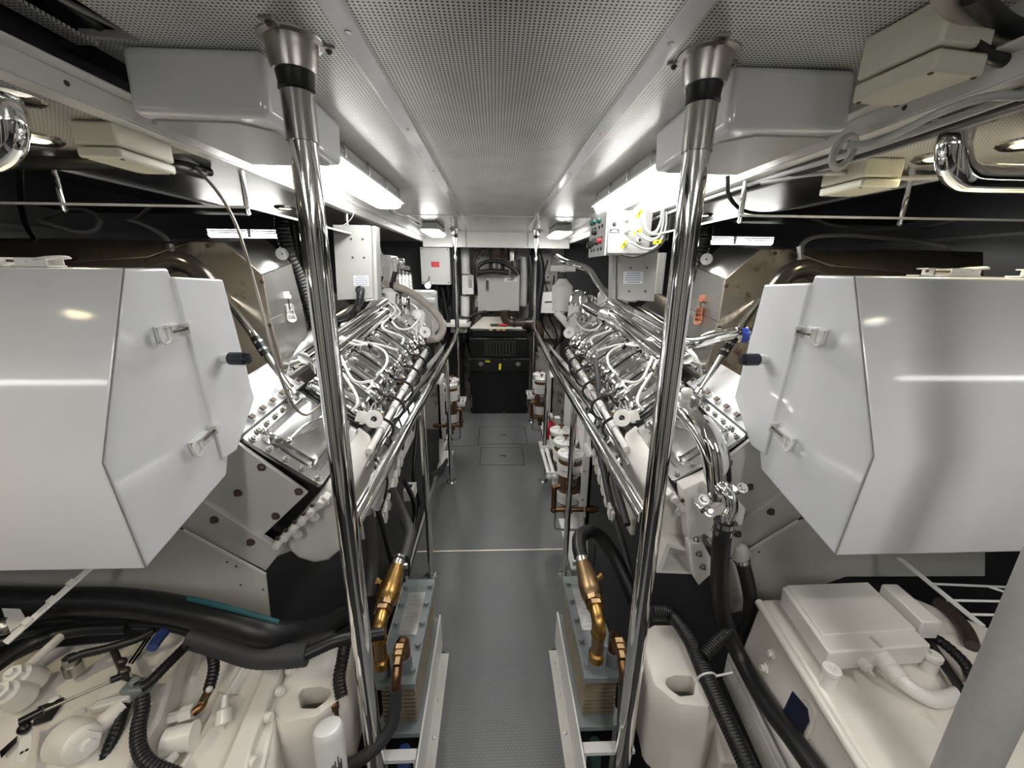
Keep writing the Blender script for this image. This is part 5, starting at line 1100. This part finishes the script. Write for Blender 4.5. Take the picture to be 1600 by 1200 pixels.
def bracket(m, side):
    t = thing('cooler_bracket', 'white screwed angle bracket along the %s edge of the aisle floor' % side, 'bracket', (-.2, 1.0, 0), None, m)
    g = G(m)
    g.prism([(-.238, 1.375, .08), (-.238, 1.37, .17), (-.238, .90, .163), (-.238, .84, .163), (-.238, .60, .14), (-.238, .60, -.3), (-.238, 1.375, -.3)], (.007, 0, 0)); build(g, 'upright_web', WHITE2, t, bevel=.002)
    g = G(m); g.box(-.250, -.198, .60, 1.33, .0, .006); fl = build(g, 'floor_flange', OLDWHITE, t, bevel=.0015)
    for y in (1.27, 1.14, 1.01, .88, .75):
        g = G(m); g.lathe((-.216, y, .006), (0, 0, 1), [(0, .006), (.002, .005), (.003, .002)], 12); build(g, 'flange_screw', SILVER, fl)
    g = G(m); g.prism([(-.24, .86, .15), (-.40, .86, .15), (-.40, .86, .135), (-.25, .86, .135), (-.25, .86, -.2), (-.24, .86, -.2)], (0, .03, 0)); build(g, 'shelf_angle', WHITE2, t, bevel=.001)
    g = G(m); g.prism([(-.37, .98, .16), (-.37, .86, .15), (-.37, .74, .0), (-.37, .74, -.2), (-.37, .98, -.2)], (-.006, 0, 0)); build(g, 'rear_web', WHITE2, t, bevel=.001)
bracket(False, 'left'); bracket(True, 'right')

# hoses leading from the valves, black hoses along the aisle edge
hose('rubber_hose', 'grey hose rising from the left brass valve clamp', 'hose', [(-.332, 1.23, .562), (-.33, 1.30, .57), (-.335, 1.36, .58), (-.38, 1.45, .60), (-.46, 1.6, .62)], .022, DKGREY)
hose('rubber_hose', 'thick black hose arching from the right bronze valve clamp', 'hose', [(.313, 1.205, .562), (.312, 1.26, .582), (.33, 1.31, .592), (.40, 1.36, .57), (.47, 1.34, .48), (.53, 1.25, .36), (.55, 1.2, .25)], .027, BLACK)
hose('rubber_hose', 'long dark hose running down behind the right bronze valve', 'hose', [(.52, 2.0, .8), (.50, 1.7, .72), (.50, 1.5, .60), (.53, 1.3, .42), (.52, 1.15, .25), (.5, 1.05, .1)], .016, DKGREY)
for k, (P, r, lb) in enumerate((([(632, 752), (645, 780), (648, 810), (640, 850), (636, 900)], .013, 'black hose curving down beside the left handrail post'), ([(650, 760), (655, 790), (648, 830), (640, 870)], .011, 'second black hose beside the left handrail post'), ([(574, 800), (580, 840), (582, 880), (578, 930)], .020, 'dark grey hose between the left front pole and brass valve'), ([(590, 795), (600, 830), (610, 870), (618, 900)], .010, 'thin dark hose beside the left brass valve'), ([(655, 640), (650, 690), (646, 740), (648, 770)], .012, 'black hose dropping beside the far left post'), ([(706, 690), (700, 715), (690, 732), (672, 745)], .020, 'black hose from the left filter set'))):
    hose('rubber_hose', lb, 'hose', [at(x, y, X=-.47 - .012*k if k < 5 else -.42) if k not in (2, 3) else at(x, y, X=-.42) for x, y in P], r, BLACK if k != 2 else DKGREY)
hose('rubber_hose', 'dark hose lying beside the far right posts', 'hose', [at(x, y, X=.5) for x, y in ((930, 560), (940, 640), (958, 740), (980, 820))], .014, DKGREY)
t = thing('pump_box', 'small cream box with a square hole beside the left handrail', 'box', at(640, 775, X=-.50))
g = G(); g.ob(at(641, 768, X=-.50), (.03, 0, 0), (0, .05, 0), (0, 0, .035)); build(g, 'box_body', CREAM2, t, bevel=.004)
g = G(); g.ob(at(641, 768, X=-.50) + Vector((.0, 0, .0355)), (.012, 0, 0), (0, .018, 0), (0, 0, .001)); build(g, 'box_opening', BLACKM, t)

# ------------------------------------------------------------------ gearboxes
def cast_bracket(m, side):
    """cream cast arm with a rounded opening, beside the gearbox (measured on the right, mirrored for the left)"""
    t = thing('cast_arm', 'cream cast mounting arm with rounded opening between the %s front pole and gearbox' % side, 'casting', (.62, .95, .2), None, m)
    Z = .44; A = lambda x, y, z=Z: at(x, y, Z=z)
    out = [A(1004, 1010), A(1010, 975), A(1070, 975), A(1100, 1020), A(1128, 1090), A(1112, 1110), A(1060, 1104), A(1018, 1070)]
    c = A(1066, 1072); hole = [A(x, y) for x, y in ((1041, 1060), (1055, 1055), (1080, 1056), (1087, 1066), (1084, 1086), (1062, 1088), (1050, 1080), (1040, 1070))]
    # match ring order/number: both 8 points starting near left
    k0 = 0; n = 8
    def ang(p): return math.atan2(p.y-c.y, p.x-c.x)
    def resample(poly, N=32):
        R = []
        for i in range(N):
            a = 2*PI*i/N; d = Vector((math.cos(a), math.sin(a), 0)); best = None
            for j in range(len(poly)):
                p, q = poly[j], poly[(j+1) % len(poly)]; e = q-p; den = d.x*e.y - d.y*e.x
                if abs(den) < 1e-9: continue
                w_ = p-c; tt = (w_.x*e.y - w_.y*e.x)/den; uu = (w_.x*d.y - w_.y*d.x)/den
                if tt > 0 and -1e-6 <= uu <= 1+1e-6: best = tt if best is None else max(best, tt)
            R.append(c + d*(best or .02))
        return R
    o_, h_ = resample(out), resample(hole)
    dn = Vector((0, 0, -1))
    g = G(m); g.loft([[p + dn*.07 + (p-c)*.2 for p in h_], [p + dn*.012 for p in h_], h_, [p.lerp(q, .12) + Vector((0,0,.004)) for p, q in zip(h_, o_)], [p.lerp(q, .85) + Vector((0,0,.004)) for p, q in zip(h_, o_)], [p + dn*.006 for p in o_], [p + (p-c)*.03 + dn*.10 for p in o_], [p + (c-p)*.05 + dn*.30 for p in o_]], cap=False)
    build(g, 'arm_body', CREAM, t, smooth=50)
    g = G(m); g.box(.50, .80, .60, 1.14, -.02, .02); build(g, 'arm_foot', CREAM, t, bevel=.02)
    g = G(m); q = A(1068, 1140, .03); g.lathe(q, (0, 0, 1), [(0, .05), (.012, .045), (.018, .02), (.01, .012)], 20); build(g, 'cast_boss', CREAM, t)
    g = G(m); g.prism([A(1112, 1112, .34), A(1150, 1120, .34), A(1170, 1190, .34), A(1125, 1190, .34)], (0, 0, -.2)); build(g, 'rib', CREAM, t, bevel=.01)

def prismz(g, P, z0, z1): return g.prism([Vector((p[0], p[1], z0)) for p in P], (0, 0, z1-z0))

# right gearbox with electronic unit
t = thing('gearbox', 'cream cast gearbox under the right white hood, carrying the flat control unit', 'gearbox', (1.0, .8, .0))
Zt = .625
top = [at(1192, 936, Z=Zt), at(1420, 930, Z=Zt), at(1620, 1010, Z=Zt), at(1700, 1260, Z=Zt), at(1400, 1260, Z=Zt)]
c_ = sum(top, Vector())/5
g = G(); g.loft([[p + Vector((-.045 if i in (0, 4) else .03, 0, -.30)) for i, p in enumerate(top)], [p + Vector((-.012 if i in (0, 4) else .0, 0, -.045)) for i, p in enumerate(top)], [p + Vector((-.004 if i in (0, 4) else 0, 0, -.01)) for i, p in enumerate(top)], top]); gb = build(g, 'housing', CREAM, t, bevel=.008, smooth=25)
g = G(); p, q = top[0], top[4]; g.tube([p + Vector((-.01, 0, -.012)), q + Vector((-.01, 0, -.012))], .012, 12, 1); build(g, 'corner_rib', CREAM, gb)
fa, fb_, fc = top[0] + Vector((-.012, 0, -.045)), top[4] + Vector((-.012, 0, -.045)), top[0] + Vector((-.045, 0, -.30))
pn = (fb_-fa).cross(fc-fa).normalized(); pn = -pn if pn.x > 0 else pn
for x, y in ((1207, 1022), (1196, 1045), (1195, 1092)):
    g = G(); g.lathe(onplane(x, y, fa, pn), pn, [(-.02, .014), (.004, .014), (.006, .009), (.014, .009)], 6); build(g, 'side_bolt', CREAM, gb)
# dark sticker and raised lettering patch on the side
S = [onplane(x, y, fa + pn*.001, pn) for x, y in ((1239, 1080), (1262, 1107), (1265, 1127), (1250, 1155), (1224, 1112))]
g = G(); g.prism(S, pn*.002); build(g, 'dark_sticker', NAVY, gb, label='dark navy rectangular sticker')
g = G(); e = [onplane(x, y, fa + pn*.001, pn) for x, y in ((1254, 1090), (1266, 1096), (1274, 1122), (1256, 1166))]; g.tube(e, .004, 8, 4); build(g, 'cast_ridge', CREAM, gb)
# control unit
u0, u1, u2, u3 = at(1222, 916, Z=.705), at(1356, 911, Z=.705), at(1456, 1008, Z=.705), at(1296, 1020, Z=.705)
t2 = thing('control_unit', 'flat cream electronic control unit with lid and cable gland on the right gearbox', 'control unit', (u0+u2)/2 - Vector((0, 0, .08)))
def insetq(Q, e):
    c = sum(Q, Vector())/4; return [p + (c-p).normalized()*e for p in Q]
g = G(); Q = [u0, u1, u2, u3]; g.loft([[p + Vector((0, 0, -.062)) for p in insetq(Q, .004)], [p + Vector((0, 0, -.012)) for p in Q], Q]); build(g, 'unit_body', CREAM2, t2, bevel=.005)
g = G(); Q2 = [u0.lerp(u1, .04), u1, u1.lerp(u2, .80), u0.lerp(u3, .80).lerp(u1.lerp(u2, .8), .04)]; g.loft([Q2, [p + Vector((0, 0, .005)) for p in insetq(Q2, .003)]]); build(g, 'unit_lid', CREAM2, t2, bevel=.002)
for q in (u3 + Vector((-.002, -.018, -.03)), u2 + Vector((.014, .0, -.035))):
    g = G(); g.lathe(q, (0, 0, 1), [(-.065, .017), (-.012, .016), (-.012, .013), (-.006, .013), (-.006, .019), (.004, .019)], 20); mt = build(g, 'mounting_foot', CREAM2, t2)
    g = G(); g.bolt(q + Vector((0, 0, .004)), (0, 0, 1), .007, .006); build(g, 'foot_bolt', CREAM2, mt)
g = G(); f = u3.lerp(u2, .55) + Vector((0, 0, -.032)); g.lathe(f, (.1, -1, -.25), [(-.01, .022), (.02, .022), (.022, .020), (.045, .020)], 24); g.tube([f + Vector((.003, -.03, -.008)), f + Vector((.015, -.055, -.018)), f + Vector((.05, -.075, -.03)), f + Vector((.10, -.07, -.035)), f + Vector((.17, -.055, -.035))], .0165, 18, 8); build(g, 'cable_gland', CREAM2, t2)
g = G(); f2 = u3.lerp(u2, .35) + Vector((0, 0, -.036)); g.lathe(f2, (0, -1, -.1), [(-.005, .012), (.014, .013), (.018, .011), (.020, .004), (.032, .003)], 12); build(g, 'breather', CREAM2, t2)
g = G(); f3 = u3.lerp(u2, .5) + (u1-u2)*.08; g.ob(f3 + Vector((0, 0, .003)), (.003, 0, 0), (0, .014, 0), (0, 0, .003)); build(g, 'lid_clip', OLDWHITE, t2)
# connector strip box behind the unit
t3 = thing('connector_block', 'narrow cream connector block behind the flat control unit', 'connector block', at(1420, 950, Z=.66))
V = [at(1377, 912, Z=.72), at(1402, 912, Z=.72), at(1474, 972, Z=.72), at(1442, 972, Z=.72)]
g = G(); g.prism(V, (0, 0, -.055)); build(g, 'block_body', CREAM2, t3, bevel=.004)
for k, (P, r, mm, lb) in enumerate((([(1450, 990), (1480, 1010), (1510, 1040), (1530, 1080), (1560, 1120)], .013, BLACKC, 'black ribbed cable right of the control unit'), ([(1440, 985), (1470, 1030), (1500, 1075), (1530, 1120)], .010, BLACKC, 'thin black cable right of the control unit'), ([(1465, 940), (1490, 960), (1510, 985), (1520, 1010)], .016, mat('brown_wrapped_loom', (.05, .035, .03), .5, var=.5, vs_=40), 'brown wrapped loom behind the control unit'), ([(1500, 1020), (1508, 1045), (1512, 1065)], .003, RED, 'thin red wire beside the control unit'), ([(1490, 1020), (1500, 1045), (1504, 1070)], .003, GREYPIPE, 'thin grey wire beside the control unit'))):
    hose('cable', lb, 'cable', [at(x, y, Z=.66 - .01*k) for x, y in P], r, mm, rib=(.006, .85) if k == 0 else None)
t4 = thing('cable_tray', 'white wire cable tray beside the right gearbox', 'cable tray', at(1480, 940, Z=.74))
g = G()
g.bar(at(1405, 872, Z=.76), at(1535, 978, Z=.76), .014, .004); build(g, 'tray_flat_bar', BOXW, t4)
g = G()
for (x0, y0, x1, y1) in ((1450, 912, 1590, 918), (1480, 938, 1590, 940), (1515, 960, 1600, 962), (1540, 915, 1600, 935)): g.cyl(at(x0, y0, Z=.757), at(x1, y1, Z=.757), .003, n=8)
build(g, 'tray_wire', BOXW, t4)
g = G(); P = [at(1500, 992, Z=.62), at(1600, 985, Z=.62), at(1650, 1060, Z=.62), at(1560, 1080, Z=.62)]; g.prism(P, (0, 0, -.05)); build(g, 'housing_cover', CREAM2, None, bevel=.01, label='cream cover plate at the right edge behind the grey pole', cat='cover')

cast_bracket(False, 'right'); cast_bracket(True, 'left')
# right bilge hoses and channel rail
t = thing('corrugated_hose', 'thick ribbed black hose running down between the right casting and gearbox', 'hose', at(1100, 1080, Z=.5))
P = [at(x, y, Z=z) for x, y, z in ((1020, 958, .50), (1050, 962, .50), (1078, 1000, .49), (1100, 1050, .48), (1130, 1115, .46), (1165, 1190, .44), (1190, 1250, .42))]
g = G(); g.tube(P, .0235, 18, 8, rf=(.0035, .93)); build(g, 'hose_body', BLACKC, t)
g = G(); q = P[3].lerp(P[4], .15); g.ring(q, P[4]-P[3], .0255, .003, 24, 6); g.cyl(q + Vector((.024, 0, .005)), q + Vector((.075, .005, .01)), .003); build(g, 'cable_tie', BOXW, t)
hose('corrugated_hose', 'short ribbed hose joining the thick ribbed black hose', 'hose', [at(1140, 985, Z=.55), at(1118, 1005, Z=.53), at(1100, 1025, Z=.51)], .017, BLACKC, rib=(.004, .9))
g = G(); A = [at(1165, 1085, Z=.40), at(1185, 1080, Z=.40), at(1290, 1250, Z=.40), at(1230, 1250, Z=.40)]; g.prism(A, (0, 0, -.1)); g.prism([A[0], A[3], A[3]+Vector((-.01, 0, 0)), A[0]+Vector((-.01, 0, 0))], (0, 0, .03))
A = [at(1135, 1030, Z=.41), at(1155, 1025, Z=.41), at(1330, 1290, Z=.41), at(1260, 1290, Z=.41)]; g = G(); g.prism(A, (0, 0, -.08)); g.prism([A[0], A[3], A[3]+Vector((.008, 0, 0)), A[0]+Vector((.008, 0, 0))], (0, 0, .025)); build(g, 'steel_channel', OLDWHITE, None, bevel=.002, label='pale steel channel running beside the ribbed black hose', cat='channel')
hose('corrugated_hose', 'ribbed black hose rising beside the right bracket at the bottom edge', 'hose', [at(1005, 1110, Z=.2), at(1015, 1160, Z=.15), at(1022, 1215, Z=.1)], .018, BLACKC, rib=(.005, .85))

# ------------------------------------------------------------------ left gearbox
t = thing('gearbox', 'cream cast gearbox at the lower left with hex plugs and actuator linkage', 'gearbox', (-1.0, .75, .0))
Zl = .52; L_ = lambda x, y, z=Zl: at(x, y, Z=z)
deck = [L_(-60, 1075), L_(60, 1010), L_(170, 1000), L_(300, 975), L_(250, 1120), L_(160, 1265), L_(-80, 1265)]
g = G(); g.loft([[p + Vector((0, 0, -.3)) for p in deck], [p + Vector((0, 0, -.012)) for p in deck], deck]); hs = build(g, 'top_deck', CREAM, t, bevel=.01)
low = [L_(300, 990, .44), L_(455, 1000, .44), L_(400, 1265, .44), L_(120, 1265, .44), L_(240, 1110, .44)]
g = G(); g.loft([[p + Vector((0, 0, -.3)) for p in low], [p + Vector((0, 0, -.01)) for p in low], low]); lo = build(g, 'side_deck', CREAM, t, bevel=.012)
fl = [L_(425, 1015, .47), L_(452, 1015, .47), L_(395, 1160, .47), L_(375, 1250, .47), L_(325, 1250, .47)]
g = G(); g.prism(fl, (0, 0, -.2)); fg = build(g, 'bolting_flange', CREAM, t, bevel=.006)
for x, y in ((459, 1047), (443, 1080), (425, 1120), (400, 1190)):
    g = G(); g.lathe(L_(x-8, y, .455), (1, -.3, .25), [(0, .013), (.012, .012), (.016, .009)], 12); build(g, 'flange_bolt', CREAM, fg)
# hex plug (large)
for (x, y, z, r, d) in ((128, 1162, .56, .036, (1, -.35, .25)), (28, 1055, .60, .026, (.1, -.5, 1)), (8, 1082, .60, .026, (.1, -.5, 1))):
    p = at(x, y, Z=z); d = Vector(d).normalized()
    g = G(); g.lathe(p, d, [(-.06, r*1.15), (-.02, r*1.1), (0, r*.95), (.006, r*.7)], 24); pb = build(g, 'plug_boss', CREAM, hs)
    g = G(); g.lathe(p + d*.006, d, [(0, r*.75), (.014, r*.72)], 6); g.lathe(p + d*.02, d, [(0, r*.38), (.012, r*.34)], 6); build(g, 'hex_plug', CREAM2, pb, smooth=20)
g = G(); g.cyl(at(45, 1040, Z=.60), at(100, 990, Z=.60), .011); build(g, 'cast_pipe', CREAM, hs)
g = G(); g.cyl(at(150, 1140, Z=.54), at(190, 1105, Z=.54), .02); build(g, 'cast_pipe', CREAM, hs)
g = G(); P = [at(60, 1105, Z=.524), at(100, 1090, Z=.524), at(98, 1100, Z=.524), at(80, 1125, Z=.524), at(50, 1135, Z=.524)]; g.prism(P, (0, 0, .002)); build(g, 'deck_opening', BLACKM, hs)
g = G(); P = [at(0, 1175, Z=.53), at(28, 1150, Z=.53), at(26, 1160, Z=.53), at(2, 1185, Z=.53)]; g.prism(P, (0, 0, .002)); build(g, 'deck_opening', BLACKM, hs)
for x, y in ((38, 1075), (75, 1170), (0, 1115), (125, 1115), (85, 1095)):
    g = G(); g.lathe(at(x, y, Z=.52), (0, 0, 1), [(0, .012), (.006, .010), (.008, .005)], 12); build(g, 'deck_bolt', CREAM, hs)
g = G(); P = [at(150, 1095, Z=.535), at(165, 1060, Z=.535), at(205, 1050, Z=.535), at(215, 1085, Z=.535), at(190, 1100, Z=.535), at(160, 1103, Z=.535)]; g.prism(P, (0, 0, -.02)); build(g, 'sensor_plate', CREAM2, hs, bevel=.002)
# cylindrical solenoid, sensor, plug on the side deck
g = G(); a, b = at(258, 1160, Z=.475), at(300, 1150, Z=.475); g.cyl(a, b, .028, n=24); g.lathe(b, b-a, [(0, .031), (.006, .031)], 24); sl = build(g, 'solenoid', CREAM2, t)
g = G(); q = (a+b)/2 + Vector((.01, -.025, -.01)); g.cyl(q, q + Vector((-.01, -.03, .0)), .010); build(g, 'solenoid_nozzle', CREAM2, sl)
g = G(); p = at(292, 1115, Z=.48); g.lathe(p, (1, .15, .2), [(-.05, .013), (-.012, .013), (-.012, .018), (.018, .018)], 6); build(g, 'pressure_sensor', CREAM2, t)
g = G(); p = at(350, 1115, Z=.46); g.lathe(p, (-.2, .6, .6), [(-.02, .02), (.01, .018), (.014, .009), (.04, .008)], 12); build(g, 'temperature_sensor', CREAM2, t)
# ribs of the side deck
for (x0, y0, x1, y1) in ((300, 1020, 180, 1200), (395, 1020, 270, 1220), (320, 1000, 300, 1060)):
    g = G(); g.cyl(L_(x0, y0, .442), L_(x1, y1, .442), .008, n=10); build(g, 'casting_rib', CREAM, lo)
g = G(); g.loft([[at(x, y, Z=.44) for x, y in ((340, 1080), (375, 1085), (350, 1140), (318, 1135))], [at(x, y, Z=.452) for x, y in ((343, 1084), (371, 1088), (349, 1136), (322, 1132))]]); build(g, 'data_pad', CREAM, lo)

# actuator linkage on the left gearbox
t = thing('actuator_linkage', 'dark control rod and lever assembly on the left gearbox', 'linkage', at(120, 1080, Z=.56))
A = lambda x, y, z=.585: at(x, y, Z=z)
g = G(); g.cyl(A(35, 1125), A(185, 1060), .0035, n=10); build(g, 'control_rod', STEELD, t)
g = G(); g.cyl(A(30, 1129), A(68, 1110), .009, n=12); g.ball(A(38, 1138, .575), .012); build(g, 'rod_end', BLACKM, t)
g = G(); g.cyl(A(173, 1063), A(195, 1055), .008, n=12); build(g, 'rod_end', BLACKM, t)
g = G(); g.bar(A(193, 1058), A(214, 1068), .010, .004); g.ball(A(194, 1050), .013); g.ball(A(190, 1035), .012); g.cyl(A(176, 1012), A(196, 1058), .008, n=12); build(g, 'lever', mat('dark_burnished', (.10, .09, .08), .35, .8), t)
g = G(); g.ob(A(215, 1075, .56), (.028, 0, 0), (.0, .018, 0), (0, 0, .014)); g.lathe(A(212, 1068, .575), (0, 0, 1), [(0, .013), (.014, .011)], 14); build(g, 'actuator_body', COOLER, t, bevel=.004)
g = G(); g.ob(A(176, 1098, .55), (.035, .012, 0), (-.003, .010, 0), (0, 0, .010)); build(g, 'actuator_base', OLDWHITE, t, bevel=.004)
g = G(); P = [at(x, y, Z=.56) for x, y in ((33, 1135), (52, 1135), (50, 1170), (40, 1192), (24, 1192), (30, 1160))]; g.prism(P, (0, 0, .003)); lb = build(g, 'mounting_bracket', CREAM2, t, bevel=.001)
for x, y in ((41, 1145), (34, 1176), (42, 1172)):
    g = G(); g.lathe(at(x, y, Z=.5635), (0, 0, 1), [(0, .003), (.0006, .003)], 8); build(g, 'bracket_hole', BLACKM, lb)
g = G(); g.cyl(A(205, 1035), A(240, 985), .006); g.cyl(A(214, 1030), A(244, 998), .0035); build(g, 'clear_tube', ACRYL, t)
hose('connector_plug', 'bright blue connector plug on the left gearbox linkage', 'plug', [at(238, 1012, Z=.60), at(246, 1000, Z=.60), at(256, 988, Z=.60)], .014, BLUEG)
def cor(lab, pts, z, r, step=.005, mm=BLACKC): hose('corrugated_hose', lab, 'hose', [at(p[0], p[1], Z=p[2] if len(p) > 2 else z) for p in pts], r, mm, rib=(step, .88))
cor('ribbed black hose lying across the left gearbox top', [(108, 1030), (130, 1022), (160, 1015), (185, 1008), (215, 998), (240, 985)], .60, .011)
g = G(); g.lathe(at(110, 1032, Z=.585), (0, 0, 1), [(-.04, .020), (-.01, .020), (-.01, .016), (.012, .014)], 16); build(g, 'hose_sensor', STEELD, None, label='round sensor at the end of the ribbed hose on the left gearbox', cat='sensor')
cor('ribbed black hose descending diagonally to the left actuator', [(300, 1000), (280, 1020), (255, 1045), (235, 1065), (220, 1075)], .58, .013)
cor('upright ribbed black hose dropping to the bottom edge, left gearbox', [(222, 1090, .56), (222, 1110, .55), (216, 1140, .54), (218, 1170, .53), (235, 1195, .52), (275, 1212, .50)], .55, .016, .0045)
cor('ribbed black hose left of the upright one at the lower left', [(196, 1100, .54), (185, 1135, .53), (172, 1165, .52), (155, 1210, .50)], .55, .013, .0045)
cor('short ribbed hose bending down to a copper plug, left gearbox', [(315, 1000, .56), (330, 1018, .54), (334, 1045, .52), (326, 1078, .50)], .5, .0145, .0045)
t = thing('cable_plug', 'small brown cable plug hanging below the short ribbed hose', 'plug', at(318, 1095, Z=.49))
g = G(); g.tube([at(327, 1078, Z=.50), at(320, 1090, Z=.495), at(314, 1104, Z=.49), at(302, 1114, Z=.485)], .010, 12, 5); build(g, 'plug_body', COPPER, t)
g = G(); g.ob(at(319, 1095, Z=.50) + Vector((0, -.003, .008)), (.007, 0, 0), (0, .01, 0), (0, 0, .003)); build(g, 'plug_clip', BRONZE, t, bevel=.002)
g = G(); g.ball(at(327, 1077, Z=.508), .008); build(g, 'paint_blob', BOXW, t)
# thick hoses across the top
t = thing('insulated_hose', 'very thick black hose with teal stripe sweeping under the left hood', 'hose', (-1.2, 1.0, .6))
P = [at(-60, 935, Z=.68), at(60, 940, Z=.68), at(180, 940, Z=.68), at(290, 955, Z=.67), at(370, 975, Z=.65), at(430, 992, Z=.60), at(490, 985, Z=.50), at(540, 960, Z=.40)]
g = G(); g.tube(P, .036, 24, 8); build(g, 'hose_body', BLACK, t)
g = G(); g.tube([p + Vector((.012, .004, .039)) for p in P[3:6]], .007, 8, 6); build(g, 'hose_stripe', TEAL, t, label='teal stripe')
t = thing('loom_hose', 'thick dark wrapped loom from the gearbox to the left front pole', 'hose', (-.7, .85, .5))
P = [at(300, 995, Z=.60), at(350, 1010, Z=.58), at(400, 1025, Z=.57), at(450, 1025, Z=.56), at(480, 1022, Z=.56)]
g = G(); g.tube(P, .030, 20, 8, rf=(.006, .97)); build(g, 'loom_body', mat('dark_woven_sleeve', (.035, .035, .04), .6), t)
P = [at(472, 1025, Z=.56), at(500, 1012, Z=.56), at(530, 1000, Z=.56), at(560, 996, Z=.55), at(600, 990, Z=.54)]
g = G(); g.tube(P, .017, 16, 8, rf=(.005, .95)); build(g, 'loom_tail', BLACKC, t)
cor('ribbed black hose dropping behind the left front pole', [(540, 1000, .52), (535, 1030, .50), (530, 1060, .47), (534, 1090, .44)], .5, .018, .0045)
for k, (P, r, lb) in enumerate((([(-20, 985), (80, 965), (200, 965), (300, 975), (330, 990)], .014, 'black cable below the very thick hose'), ([(-20, 1010), (60, 985), (150, 975), (260, 980), (310, 995)], .011, 'second black cable below the very thick hose'), ([(-20, 1050), (50, 1005), (120, 985), (200, 980)], .017, 'black hose emerging at the left edge'), ([(240, 975), (262, 968), (285, 975), (300, 995), (290, 1015)], .004, 'thin black wire loop over the blue plug'), ([(-30, 960), (60, 950), (150, 952), (300, 970)], .018, 'black hose tucked beside the very thick hose'))):
    hose('cable', lb, 'cable', [at(x, y, Z=.60) for x, y in P], r, BLACKC)
# white slotted bar
t = thing('slotted_bar', 'white slotted flat bar hanging diagonally below the left hood', 'bar', at(70, 950, Z=.72))
p, q = at(8, 1005, Z=.72), at(150, 880, Z=.80)
g = G(); g.bar(p, q, .020, .006); build(g, 'flat_bar', CREAM2, t, bevel=.0015)
for k in (.22, .48, .70):
    g = G(); c = p.lerp(q, k); d = (q-p).normalized(); g.ob(c + Vector((0, 0, .006)), d*.008, d.cross(Vector((0, 0, 1)))*.011, (0, 0, .003)); build(g, 'bar_clip', CREAM2, t, bevel=.001)
t = thing('sensor_bracket', 'cream plate bracket at the left edge below the hood', 'bracket', at(20, 960, Z=.68))
g = G(); P = [at(x, y, Z=.69) for x, y in ((0, 945), (22, 934), (42, 968), (15, 985))]; g.prism(P, (0, 0, -.02)); build(g, 'bracket_plate', CREAM2, t, bevel=.002)
g = G(); g.ball(at(8, 978, Z=.67), .022); build(g, 'bracket_knob', STEELD, t)

# spin-on oil filter lower left
t = thing('oil_filter', 'white spin-on oil filter canister at the bottom left', 'oil filter', at(510, 1180, Z=.30))
p = at(512, 1135, Z=.47); d = Vector((-.10, .25, 1)).normalized()
g = G(); g.lathe(p, d, [(-.20, .033), (-.02, .036), (-.008, .035), (0, .031), (.002, .026), (.0, .004)], 32); fb = build(g, 'filter_can', BOXW, t)
g = G()
for k in range(7):
    a = .5 + k*.10; r = .0368
    g.ob(p - d*(.075 + .012*(k % 2)) + Vector((r*math.cos(-a), r*math.sin(-a), 0)), Vector((math.cos(-a), math.sin(-a), 0))*.0006, Vector((-math.sin(-a), math.cos(-a), 0))*.0012, d*(.012 + .006*(k % 3)))
build(g, 'filter_print', INKD, fb)
g = G(); g.lathe(at(522, 1098, Z=.44), (0, 0, -1), [(0, .012), (.02, .012), (.02, .009), (.05, .008)], 10); build(g, 'hose_fitting', COPPER, None, label='small brass hose end above the white oil filter', cat='fitting')
